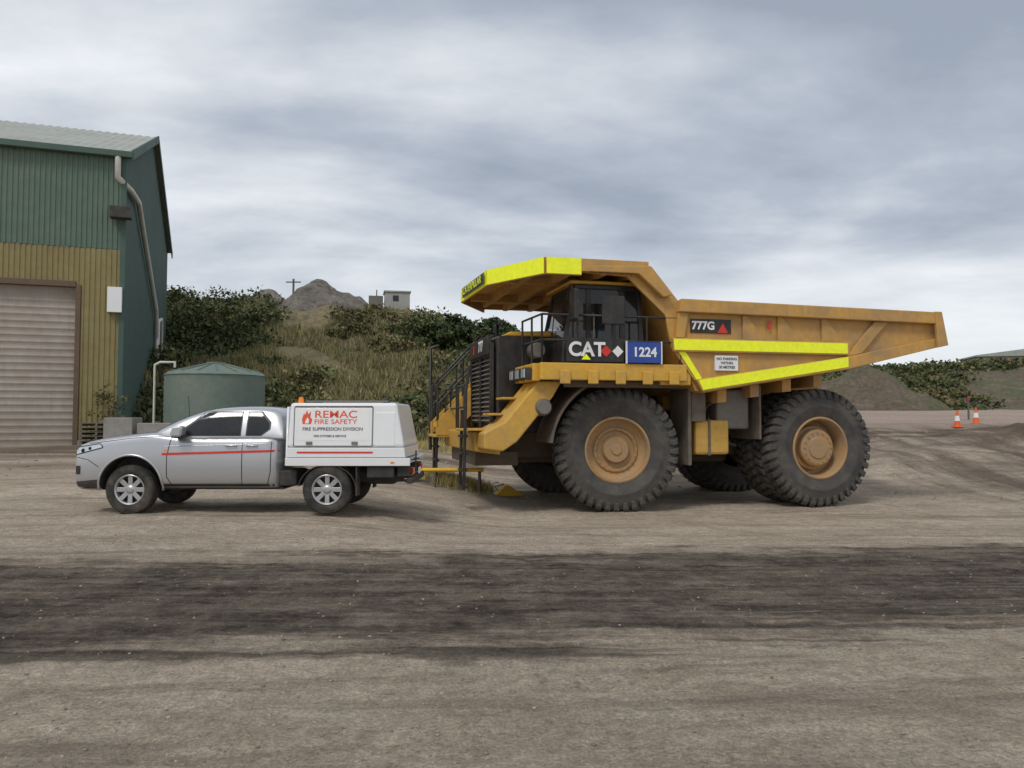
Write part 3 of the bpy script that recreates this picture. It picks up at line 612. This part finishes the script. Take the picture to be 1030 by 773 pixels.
# ---- canopy
can=[(-1.80,-2.98),(-2.62,-1.35),(-2.70,1.35),(-1.80,2.98),(.42,2.98),(.42,-2.98)]
planprism('canopy_plate',T,can,5.16,5.22,m_body,0)
cc=Vector((-1,0))
segs=[((-1.80,-2.98),(-2.62,-1.35),'h'),((-2.62,-1.35),(-2.70,1.35),'h'),((-2.70,1.35),(-1.80,2.98),'h'),((-1.80,-2.98),(-1.06,-2.98),'h'),((-1.06,-2.98),(.42,-2.98),'b'),((-1.80,2.98),(.42,2.98),'b')]
for i,(a,b_,k) in enumerate(segs):
    A=Vector(a);B=Vector(b_); d=(B-A).normalized(); n=Vector((d.y,-d.x))
    if n.dot((A+B)/2-cc)<0: n=-n
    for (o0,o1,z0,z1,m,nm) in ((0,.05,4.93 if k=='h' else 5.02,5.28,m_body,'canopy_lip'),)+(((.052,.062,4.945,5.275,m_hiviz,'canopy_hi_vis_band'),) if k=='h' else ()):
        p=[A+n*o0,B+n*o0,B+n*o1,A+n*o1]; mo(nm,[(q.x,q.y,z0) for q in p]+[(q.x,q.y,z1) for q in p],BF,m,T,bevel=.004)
mo('canopy_name_panel',[(-2.722,-1.28,4.98),(-2.795,.95,4.98),(-2.795,.95,5.24),(-2.722,-1.28,5.24)],[(0,1,2,3)],m_black,T,recalc=False)
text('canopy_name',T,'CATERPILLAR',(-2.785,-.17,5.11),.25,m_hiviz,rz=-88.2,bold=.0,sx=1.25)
for x in (-2.0,-1.3,-.6,.1): tb('canopy_rib',x,x+.12,-2.9+(.6 if x<-1.9 else 0),2.9-(.6 if x<-1.9 else 0),4.98,5.158,m_body,bevel=0)
for y in (-1.4,1.4): prism('canopy_beam',T,[(-2.5,5.0),(.4,4.95),(.55,4.98),(.4,5.155),(-2.5,5.155)],y-.08,y+.08,m_body,0)
prism('canopy_side_stiffener',T,[(-.9,5.02),(.2,5.02),(.75,4.55),(.95,4.60),(.45,5.20),(-.9,5.14)],-3.04,-2.90,m_body,.02)
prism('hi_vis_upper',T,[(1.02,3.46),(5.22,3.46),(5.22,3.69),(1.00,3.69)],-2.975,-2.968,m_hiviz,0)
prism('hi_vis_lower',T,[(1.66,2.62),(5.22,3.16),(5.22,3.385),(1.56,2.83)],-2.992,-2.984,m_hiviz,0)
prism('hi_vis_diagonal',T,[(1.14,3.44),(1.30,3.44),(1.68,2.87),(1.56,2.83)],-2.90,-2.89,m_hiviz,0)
tb('model_panel',1.42,2.38,-2.90,-2.885,3.84,4.14,m_black,bevel=.003); text('model_number',T,'777G',(1.72,-2.905,3.99),.24,m_whitet,bold=.008)
prism('model_triangle',T,[(2.05,3.85),(2.30,3.85),(2.18,4.06)],-2.908,-2.902,m_red,0)
tb('warning_sign',1.98,2.52,-2.935,-2.885,3.04,3.36,m_whitet,bevel=.003)
for k,s in enumerate(('NO PARKING','WITHIN','30 METRES')): text('warning_text',T,s,(2.25,-2.938,3.29-k*.09),.08,m_dkt,bold=.002)
mo('red_mark',[(3.25,-2.935,3.95),(3.32,-2.935,3.95),(3.36,-2.935,4.15),(3.29,-2.935,4.15)],[(0,1,2,3)],m_red,T)
e=empty('wheel_chock',(-.15,20.0,gz(-.15,20.0)-.01),.3)
prism('wedge',e,[(-.36,0),(.38,0),(.38,.05),(.02,.28),(-.06,.28)],-.17,.17,m_chock,.015); tubes('handle',e,[[(-.2,0,.12),(-.3,0,.24),(-.06,0,.30)]],.015,m_black)
# ------------------------------------------------------------------ UTE
U=empty('utility_pickup',(-6.30,13.825,0.0))
st=[(-.985,.66,.50,1.02),(-.975,.80,.43,1.08),(-.93,.87,.38,1.14),(-.78,.915,.36,1.21),(-.45,.93,.37,1.275),(0,.93,.38,1.325),(.32,.93,.40,1.365),(.46,.93,.40,1.355),(.85,.93,.40,1.28),(1.6,.93,.40,1.28),(2.3,.93,.40,1.285),(2.50,.925,.40,1.285)]
V=[];F=[]
for (x,hw,zb,zt) in st:
    half=[(0,zb),(.88*hw,zb),(.985*hw,zb+.10),(1.0*hw,zb+(zt-zb)*.45),(.99*hw,zb+(zt-zb)*.76),(.96*hw,zt-.045),(.87*hw,zt-.003),(0,zt+.03)]
    ring=[(-y,z) for y,z in half]+[(y,z) for y,z in reversed(half[1:-1])]
    V+=[(x,y,z) for y,z in ring]
n=14
for i in range(len(st)-1):
    for j in range(n): F.append((i*n+j,i*n+(j+1)%n,(i+1)*n+(j+1)%n,(i+1)*n+j))
def cap(o,rev):
    h=[o+k for k in range(8)]; g=[o]+[o+13-k for k in range(6)]+[o+7]
    for k in range(7):
        q=(h[k],h[k+1],g[k+1],g[k]); q=tuple(dict.fromkeys(q)); F.append(q if not rev else q[::-1])
cap(0,False); cap((len(st)-1)*n,True)
body=mo('body_shell',V,F,[m_silver,m_blackm],U)
md=body.modifiers.new('s','SUBSURF'); md.levels=2; md.render_levels=2
def cutter(x,z,r,y0,y1):
    nn=48; v=[];f=[]
    for i in range(nn):
        a=2*math.pi*i/nn; v+=[(x+r*math.cos(a),y0,z+r*math.sin(a)),(x+r*math.cos(a),y1,z+r*math.sin(a))]
    for i in range(nn): j=(i+1)%nn; f.append((2*i,2*j,2*j+1,2*i+1))
    f.append(tuple(2*i for i in range(nn))); f.append(tuple(2*i+1 for i in reversed(range(nn))))
    o=mo('cut',v,f,[m_silver,m_blackm],U); o.data.polygons.foreach_set('material_index',[1]*len(o.data.polygons)); return o
cuts=[cutter(0,.45,.515,-1.2,-.55),cutter(0,.45,.515,.55,1.2)]
for c_ in cuts:
    m_=body.modifiers.new('b','BOOLEAN'); m_.object=c_; m_.operation='DIFFERENCE'; m_.solver='EXACT'
def apply(o):
    bpy.context.view_layer.update(); dg=bpy.context.evaluated_depsgraph_get()
    me=bpy.data.meshes.new_from_object(o.evaluated_get(dg)); o.modifiers.clear(); o.data=me
    me.polygons.foreach_set('use_smooth',[True]*len(me.polygons)); me.set_sharp_from_angle(angle=math.radians(38))
apply(body)
for c_ in cuts: bpy.data.objects.remove(c_,do_unlink=True)
def bvh(o):
    me=o.data; return BVHTree.FromPolygons([v.co for v in me.vertices],[p.vertices[:] for p in me.polygons])
BB=bvh(body)
def ysd(T_,x,z,sd=-1,default=.92):
    h=T_.ray_cast(Vector((x,sd*3,z)),Vector((0,-sd,0)))
    return h[0].y if h[0] else sd*default
gs=[(.24,1.33,.80),(.48,1.46,.79),(.76,1.60,.755),(1.03,1.705,.715),(1.38,1.775,.70),(1.9,1.79,.70),(2.25,1.775,.70),(2.42,1.715,.71),(2.50,1.52,.76),(2.515,1.30,.82)]
V=[];F=[]
for (x,zt,ht) in gs:
    hb=.885 if x>.6 else .84+.045*(x-.24)/.36
    half=[(0,1.21),(hb,1.21),(hb-.01,1.265),(hb+(ht-hb)*.5,1.25+(zt-1.25)*.5),(ht,zt-.05),(ht*.9,zt-.008),(0,zt+.018)]
    ring=[(-y,z) for y,z in half]+[(y,z) for y,z in reversed(half[1:-1])]; V+=[(x,y,z) for y,z in ring]
n=12
for i in range(len(gs)-1):
    for j in range(n): F.append((i*n+j,i*n+(j+1)%n,(i+1)*n+(j+1)%n,(i+1)*n+j))
F.append(tuple(range(n))); F.append(tuple((len(gs)-1)*n+k for k in reversed(range(n))))
gh=mo('cab_greenhouse',V,F,m_silver,U); md=gh.modifiers.new('s','SUBSURF'); md.levels=2; md.render_levels=2; apply(gh)
GB=bvh(gh)
def sidepatch(name,T_,x0,x1,zb,zt,mat,off,nx=16,nz=8,sds=(-1,1)):
    for sd in sds:
        V=[];F=[]
        for i in range(nx+1):
            x=x0+(x1-x0)*i/nx; a=zb(x) if callable(zb) else zb; c_=zt(x) if callable(zt) else zt
            for j in range(nz+1):
                z=a+(c_-a)*j/nz; V.append((x,ysd(T_,x,z,sd)+sd*off,z))
        for i in range(nx):
            for j in range(nz): F.append((i*(nz+1)+j,(i+1)*(nz+1)+j,(i+1)*(nz+1)+j+1,i*(nz+1)+j+1))
        mo(name,V,F,mat,U,smooth=60,recalc=False)
def clampz(f,lo): return lambda x: max(lo+.004,f(x))
sidepatch('side_window_seal',GB,.74,1.80,1.290,clampz(lambda x:min(1.70,1.335+(x-.72)*.80),1.294),m_black,.003)
sidepatch('side_window_glass',GB,.78,1.78,1.304,clampz(lambda x:min(1.68,1.325+(x-.76)*.80),1.307),m_glass,.007)
sidepatch('rear_window_seal',GB,1.875,2.28,lambda x:1.290+max(0,(x-2.14))*.8,lambda x:1.70-max(0,(x-2.12))*1.1,m_black,.003)
sidepatch('rear_window_glass',GB,1.895,2.25,lambda x:1.307+max(0,(x-2.12))*.8,lambda x:1.68-max(0,(x-2.1))*1.2,m_glass,.007)
V=[];F=[];nx_,ny_=10,14
for i in range(nx_+1):
    for j in range(ny_+1):
        x=.34+.64*i/nx_; w=.73-.07*i/nx_; y=-w+2*w*j/ny_; h=GB.ray_cast(Vector((x,y,3)),Vector((0,0,-1))); z=h[0].z if h[0] else 1.4; V.append((x-.004,y,z+.006))
for i in range(nx_):
    for j in range(ny_): F.append((i*(ny_+1)+j,i*(ny_+1)+j+1,(i+1)*(ny_+1)+j+1,(i+1)*(ny_+1)+j))
mo('windscreen',V,F,m_glass,U,smooth=60,recalc=False)
def seam(name,pts,T_=BB,r=.007,mat=m_black,off=.0):
    for sd in (-1,1):
        full=[]
        for a,b_ in zip(pts[:-1],pts[1:]):
            for k in range(8): t=k/8; full.append((a[0]+(b_[0]-a[0])*t,a[1]+(b_[1]-a[1])*t))
        full.append(pts[-1]); tubes(name,U,[[(x,ysd(T_,x,z,sd)+sd*off,z) for x,z in full]],r,mat)
seam('front_door_seam',[(.66,1.26),(.60,.95),(.60,.62),(.68,.49)]); seam('door_seam',[(1.84,1.26),(1.84,.49)]); seam('door_bottom_seam',[(.68,.49),(2.26,.49)])
seam('rear_door_seam',[(2.32,1.25),(2.31,.70),(2.26,.49)])
seam('bonnet_seam',[(-.70,1.165),(0,1.255),(.40,1.285),(.66,1.27)],r=.006)
seam('bumper_seam',[(-.90,.94),(-.70,.90),(-.52,.78)],r=.006)
seam('shoulder_crease',[(.55,1.12),(1.4,1.14),(2.48,1.17)],r=.007,mat=m_silver)
sidepatch('side_red_stripe',BB,.52,2.49,lambda x:.975+.028*(x-.5),lambda x:1.012+.028*(x-.5),m_red,.009,30,2)
sidepatch('sill_trim',BB,.54,2.46,.42,.50,m_blackm,.008,20,2)
for sd in (-1,1):
    V=[];F=[];nn=30
    for k in range(nn+1):
        a=math.radians(-6+k*192/nn)
        for r in (.512,.545):
            x=r*math.cos(a); z=.45+r*math.sin(a); xx=.55*math.cos(a);zz_=.45+.55*math.sin(a)
            V.append((x,ysd(BB,xx,max(zz_,.46),sd,.92)+sd*.010,z))
    for k in range(nn): F.append((2*k,2*k+1,2*k+3,2*k+2))
    o=mo('wheel_arch_lip',V,F,m_silver,U,smooth=50,recalc=False); md=o.modifiers.new('t','SOLIDIFY'); md.thickness=.02; md.offset=0
for sd in (-1,1):
    V=[];F=[];n1=10
    for i in range(n1+1):
        x=-.93+.46*i/n1; zb=.98+.12*i/n1; zt=1.10+.075*i/n1 if i<n1 else zb+.02
        for z in (zb,(zb+zt)/2,zt):
            V.append((x,ysd(BB,x,z,sd,.80)+sd*.006,z))
    for i in range(n1):
        for j in range(2): F.append((i*3+j,(i+1)*3+j,(i+1)*3+j+1,i*3+j+1))
    mo('headlight',V,F,m_lamp,U,smooth=50,recalc=False)
    tubes('headlight_edge',U,[[V[i*3] for i in range(n1+1)]+[V[i*3+2] for i in reversed(range(n1+1))]],.008,m_black,True)
    for xx,zz_,rr in ((-.80,1.05,.036),(-.68,1.085,.028)): lathe('projector',U,[(0,sd*.012),(rr*.8,sd*.012),(rr,0)],(xx,ysd(BB,xx,zz_,sd)+sd*.004,zz_),m_glass,16)
    y=ysd(BB,.56,1.06,sd); box('side_indicator',U,.55,.62,y-.006,y+.006,1.045,1.07,m_amber,.003)
    for x in (1.66,2.0):
        y=ysd(BB,x,1.13,sd); tubes('door_handle',U,[[(x-.09,y,1.13),(x-.08,y+sd*.035,1.13),(x+.08,y+sd*.035,1.13),(x+.09,y,1.13)]],.014,m_silver)
    y=sd*.90; prism('mirror_housing',U,[(.74,1.28),(.90,1.28),(.93,1.42),(.89,1.47),(.76,1.45),(.72,1.34)],*sorted((y+sd*.02,y+sd*.22)),m_silver,.03)
    prism('mirror_base',U,[(.75,1.26),(.90,1.26),(.92,1.32),(.74,1.32)],*sorted((y+sd*-.05,y+sd*.19)),m_blackm,.01)
sidepatch('bumper_lower_trim',BB,-.92,-.53,.42,lambda x:.58+.10*(x+.50),m_blackm,.007,8,3)
sidepatch('fog_lamp_recess',BB,-.93,-.84,.66,.80,m_black,.008,4,3)
def frontpatch(name,y0,y1,z0,z1,mat,off):
    V=[];F=[];a,b_=12,6
    for i in range(a+1):
        for j in range(b_+1):
            y=y0+(y1-y0)*i/a; z=z0+(z1-z0)*j/b_; h=BB.ray_cast(Vector((-3,y,z)),Vector((1,0,0))); V.append(((h[0].x if h[0] else -.8)-off,y,z))
    for i in range(a):
        for j in range(b_): F.append((i*(b_+1)+j,i*(b_+1)+j+1,(i+1)*(b_+1)+j+1,(i+1)*(b_+1)+j))
    mo(name,V,F,mat,U,smooth=60,recalc=False)
frontpatch('front_grille',-.58,.58,.82,1.0,m_black,.006); frontpatch('lower_intake',-.6,.6,.50,.66,m_black,.006); frontpatch('registration_plate',-.19,.19,.68,.77,m_whitet,.012)
def uwheel(nm,x,sd):
    s=1.045; c=(x,sd*.815,.390*s)
    pr=[(.225,.10),(.25,.118),(.30,.128),(.345,.125),(.375,.105),(.385,.07),(.385,0),(.385,-.07),(.375,-.105),(.345,-.125),(.25,-.118),(.225,-.10)]
    lathe('tyre_'+nm,U,[(r*s,h) for r,h in pr],c,m_ctyre,56,'y',40)
    V=[];F=[]
    for i in range(52):
        for s2 in (-1,1):
            t0=2*math.pi*(i+(.5 if s2>0 else 0))/52; b0=len(V)
            for w in (0,.07):
                for (y,r) in ((.01,.38),(.01,.392),(.09,.389),(.122,.365),(.118,.352)): V.append((c[0]+s*r*math.cos(t0+w),c[1]+s2*y,c[2]+s*r*math.sin(t0+w)))
            F.append(tuple(b0+j for j in range(5)));F.append(tuple(b0+5+j for j in reversed(range(5))))
            for j in range(5): F.append((b0+j,b0+(j+1)%5,b0+5+(j+1)%5,b0+5+j))
    mo('tread_'+nm,V,F,m_ctyre,U)
    lathe('rim_'+nm,U,[(r*s,h*sd) for r,h in [(.222,-.1),(.215,.02),(.222,.10),(.238,.118),(.232,.122),(.215,.105),(.205,.04)]],c,m_alloy,48)
    lathe('brake_disc_'+nm,U,[(r,h*sd) for r,h in [(0,.02),(.22,.02)]],c,m_black,32)
    lathe('hub_'+nm,U,[(r,h*sd) for r,h in [(.085,.05),(.08,.085),(.05,.095),(.04,.105),(0,.108)]],c,m_alloy,24)
    for k in range(8):
        a=2*math.pi*k/8; q=[]
        for (r,hw,y0) in ((.06,.036,.085),(.228,.038,.095)):
            for y in (y0-.03,y0):
                for s2 in (-1,1): q.append((c[0]+r*math.cos(a)-s2*hw*math.sin(a),c[1]+sd*y,c[2]+r*math.sin(a)+s2*hw*math.cos(a)))
        mo('spoke_'+nm,q,[(0,1,3,2),(4,6,7,5),(0,4,5,1),(2,3,7,6),(0,2,6,4),(1,5,7,3)],m_alloy,U,bevel=.006)
for sd,s_ in ((-1,'near'),(1,'far')): uwheel('front_'+s_,0,sd); uwheel('rear_'+s_,3.25,sd)
for sd in (-1,1): box('chassis_rail',U,-.4,4.45,sd*.42-.05,sd*.42+.05,.50,.66,m_blackm)
tubes('rear_axle',U,[[(3.25,-.75,.40),(3.25,.75,.40)]],.06,m_blackm); lathe('differential',U,[(0,-.14),(.15,-.08),(.17,0),(.15,.08),(0,.14)],(3.25,0,.40),m_blackm,20)
box('under_body',U,.5,2.5,-.75,.75,.40,.44,m_blackm); box('fuel_tank',U,2.0,2.72,-.80,-.1,.46,.72,m_blackm,.03); box('spare_wheel_carrier',U,3.75,4.3,-.35,.35,.45,.62,m_blackm,.05)
box('tray_deck',U,2.56,4.62,-.93,.93,.84,.90,m_white,.008)
for sd in (-1,1):
    y0,y1=sorted((sd*.935,sd*.95)); box('tray_side_rail',U,2.56,4.62,y0,y1,.80,.93,m_white,.008)
    box('mudguard_flap',U,3.72,3.75,min(sd*.93,sd*.65),max(sd*.93,sd*.65),.30,.78,m_blackm)
    pts=[]
    for k in range(13): a=math.radians(10+k*160/12); pts.append((3.25+.49*math.cos(a),.395+.43*math.sin(a)))
    for k in reversed(range(13)): a=math.radians(10+k*160/12); pts.append((3.25+.475*math.cos(a),.395+.415*math.sin(a)))
    prism('mudguard',U,pts,*sorted((sd*.93,sd*.66)),m_blackm,0)
    for k,m_ in enumerate((m_redl,m_amber,m_lamp)): box('tail_lamp',U,4.45,4.64,sd*.62+k*.09-.09,sd*.62+k*.09-.01,.66,.75,m_,.01)
    box('lamp_bracket',U,4.40,4.60,min(sd*.5,sd*.85),max(sd*.5,sd*.85),.62,.78,m_blackm,.01); box('side_marker',U,4.3,4.36,sd*.952-.004,sd*.952+.004,.84,.87,m_amber,.002)
    box('underbody_toolbox',U,3.90,4.35,min(sd*.90,sd*.6),max(sd*.90,sd*.6),.60,.79,m_blackm,.02)
box('rear_bar',U,4.55,4.66,-.85,.85,.50,.60,m_blackm,.02); box('rear_plate',U,4.665,4.67,-.18,.18,.62,.73,m_whitet,.002)
tubes('tow_hitch',U,[[(4.4,0,.48),(4.85,0,.48),(4.85,0,.56)]],.03,m_greym); tubes('jerry_rack',U,[[(4.6,-.8,.9),(4.7,-.8,.9),(4.7,-.4,.9),(4.6,-.4,.9)],[(4.7,-.8,1.05),(4.7,-.8,.62)]],.012,m_black)
zb=.935
def canbox(name,x0b,x1b,x0t,x1t,yb,yt,z0,z1,mat,bev):
    v=[(x0b,-yb,z0),(x1b,-yb,z0),(x1b,yb,z0),(x0b,yb,z0),(x0t,-yt,z1),(x1t,-yt,z1),(x1t,yt,z1),(x0t,yt,z1)]
    return mo(name,v,BF,mat,U,bevel=bev,seg=3)
canbox('service_canopy_lower',2.58,4.54,2.58,4.52,.925,.925,zb,1.10,m_white,.012)
canbox('service_canopy_upper',2.58,4.52,2.61,4.38,.915,.85,1.103,1.84,m_white,.05)
def cy(z): return -(.915+(.85-.915)*(z-1.103)/.737)
def canpanel(name,x0,x1,z0,z1,off,th,mat,bev=.004):
    v=[(x0,cy(z0)-off,z0),(x1,cy(z0)-off,z0),(x1,cy(z0)-off-th,z0),(x0,cy(z0)-off-th,z0),(x0,cy(z1)-off,z1),(x1,cy(z1)-off,z1),(x1,cy(z1)-off-th,z1),(x0,cy(z1)-off-th,z1)]
    return mo(name,v,BF,mat,U,bevel=bev)
canpanel('canopy_door',2.70,3.98,1.13,1.76,.0,.014,m_white,.006)
canpanel('canopy_side_vent_panel',4.04,4.36,1.13,1.68,.0,.008,m_white,.006)
for (a,b_,c_,d_) in ((2.685,3.995,1.122,1.131),(2.685,3.995,1.761,1.77),(2.683,2.692,1.13,1.76),(3.988,3.997,1.13,1.76)): canpanel('door_seal',a,b_,c_,d_,.0,.006,m_blackm,0)
for x in (2.95,3.70): canpanel('canopy_latch',x-.05,x+.05,1.15,1.20,.014,.02,m_greym)
tubes('gas_hinge',U,[[(2.7,cy(1.78)-.01,1.78),(3.98,cy(1.78)-.01,1.78)]],.012,m_greym)
canpanel('company_panel',2.76,3.93,1.215,1.735,.0142,.003,m_whitet,0)
def ct(s,x,z,size,mat,bold,sx=1,al='LEFT'):
    o=text('canopy_lettering',U,s,(x,cy(z)-.0195,z),size,mat,bold=bold,sx=sx,align=al); o.rotation_euler[0]=math.radians(90-5.1); return o
ct('REMAC',3.02,1.645,.17,m_orange,.001,1.3); ct('FIRE SAFETY',3.02,1.525,.11,m_orange,.0005,1.2)
ct('FIRE SUPPRESSION DIVISION',2.83,1.405,.078,m_dkt,.0008,1.02); ct('FIRE SYSTEMS & SERVICE',3.02,1.29,.05,m_dkt,.0005,1.0)
fl=[(2.83,1.49),(2.97,1.49),(2.99,1.56),(2.955,1.61),(2.965,1.70),(2.92,1.65),(2.90,1.72),(2.865,1.64),(2.85,1.67),(2.82,1.57)]
mo('flame_logo',[(x,cy(z)-.0205,z) for x,z in fl],[tuple(range(len(fl)))],m_orange,U,recalc=False)
mo('flame_logo_core',[(x,cy(z)-.0215,z) for x,z in [(2.87,1.50),(2.93,1.50),(2.94,1.55),(2.91,1.60),(2.88,1.55)]],[(0,1,2,3,4)],m_whitet,U,recalc=False)
box('tray_red_stripe',U,2.75,4.0,-.9345,-.927,1.01,1.035,m_red,0)
for (x,y) in ((2.75,-.7),(4.0,.6),(4.15,-.55)):
    lathe('warning_beacon',U,[(0,.10),(.03,.10),(.045,.06),(.05,0)],(x,y,1.84),m_amber if x<3 else m_blackm,16,'z')
tubes('roof_rack',U,[[(2.8,-.6,1.87),(4.2,-.6,1.87)],[(2.8,.6,1.87),(4.2,.6,1.87)]],.014,m_greym)
tubes('tray_headboard',U,[[(2.57,-.88,.9),(2.57,-.82,1.76),(2.57,.82,1.76),(2.57,.88,.9)]],.022,m_white)
tubes('aerial',U,[[(.28,.8,1.25),(.23,.8,2.0)]],.006,m_black)
# ------------------------------------------------------------------ world, sun, camera
w=bpy.data.worlds.new('World'); S.world=w; w.use_nodes=True; nt=w.node_tree; bg=nt.nodes['Background']
sky=N(nt,'ShaderNodeTexSky'); sky.sky_type='NISHITA'; sky.sun_disc=False; sky.sun_elevation=math.radians(52); sky.sun_rotation=math.radians(210)
tc=N(nt,'ShaderNodeTexCoord'); sp=N(nt,'ShaderNodeSeparateXYZ'); nt.links.new(tc.outputs['Generated'],sp.inputs[0])
zz=math_(nt,'ADD',math_(nt,'MAXIMUM',sp.outputs[2],0),.19)
cb=N(nt,'ShaderNodeCombineXYZ'); nt.links.new(math_(nt,'DIVIDE',sp.outputs[0],zz),cb.inputs[0]); nt.links.new(math_(nt,'DIVIDE',sp.outputs[1],zz),cb.inputs[1]); cb.inputs[2].default_value=3.7
wv=mapping(nt,cb.outputs[0],(.8,1.1,1))
n1=N(nt,'ShaderNodeTexNoise'); n1.inputs['Scale'].default_value=.66; n1.inputs['Detail'].default_value=7; n1.inputs['Roughness'].default_value=.50; n1.inputs['Distortion'].default_value=.5; nt.links.new(wv,n1.inputs['Vector'])
n2=noisen(nt,wv,2.3,6,.55)
f=math_(nt,'ADD',math_(nt,'MULTIPLY',n1.outputs['Fac'],.76),math_(nt,'MULTIPLY',n2,.24))
cr=N(nt,'ShaderNodeValToRGB'); nt.links.new(f,cr.inputs[0]); e=cr.color_ramp.elements
e[0].position=.39; e[0].color=(.37,.42,.50,1); e[1].position=.60; e[1].color=(1.0,1.02,1.05,1)
q=e.new(.45); q.color=(.50,.55,.63,1); q=e.new(.515); q.color=(.72,.76,.81,1)
hor=maprange(nt,sp.outputs[2],.08,.22,.75,0)
cl=mixc(nt,hor,cr.outputs[0],(.90,.93,.96))
skc=mixc(nt,1.0,sky.outputs[0],(.09,.09,.09),'MULTIPLY')
fin=mixc(nt,.90,skc,cl)
nt.links.new(fin,bg.inputs[0]); bg.inputs[1].default_value=1.0
sl=bpy.data.lights.new('sun','SUN'); sl.energy=1.5; sl.angle=math.radians(14); sl.color=(1,.96,.90); so=bpy.data.objects.new('sun',sl); COL.objects.link(so)
el=math.radians(52); az=math.radians(210); so.rotation_euler=Vector((math.sin(az)*math.cos(el),math.cos(az)*math.cos(el),math.sin(el))).to_track_quat('Z','Y').to_euler()
cam=bpy.data.cameras.new('camera'); co=bpy.data.objects.new('camera',cam); COL.objects.link(co); co.location=(0,0,1.6); co.rotation_euler=(math.radians(90+2.45),0,0)
cam.sensor_width=36; cam.lens=27.4; cam.clip_end=6000; S.camera=co
S.view_settings.view_transform='Standard'; S.view_settings.look='None'; S.view_settings.exposure=0
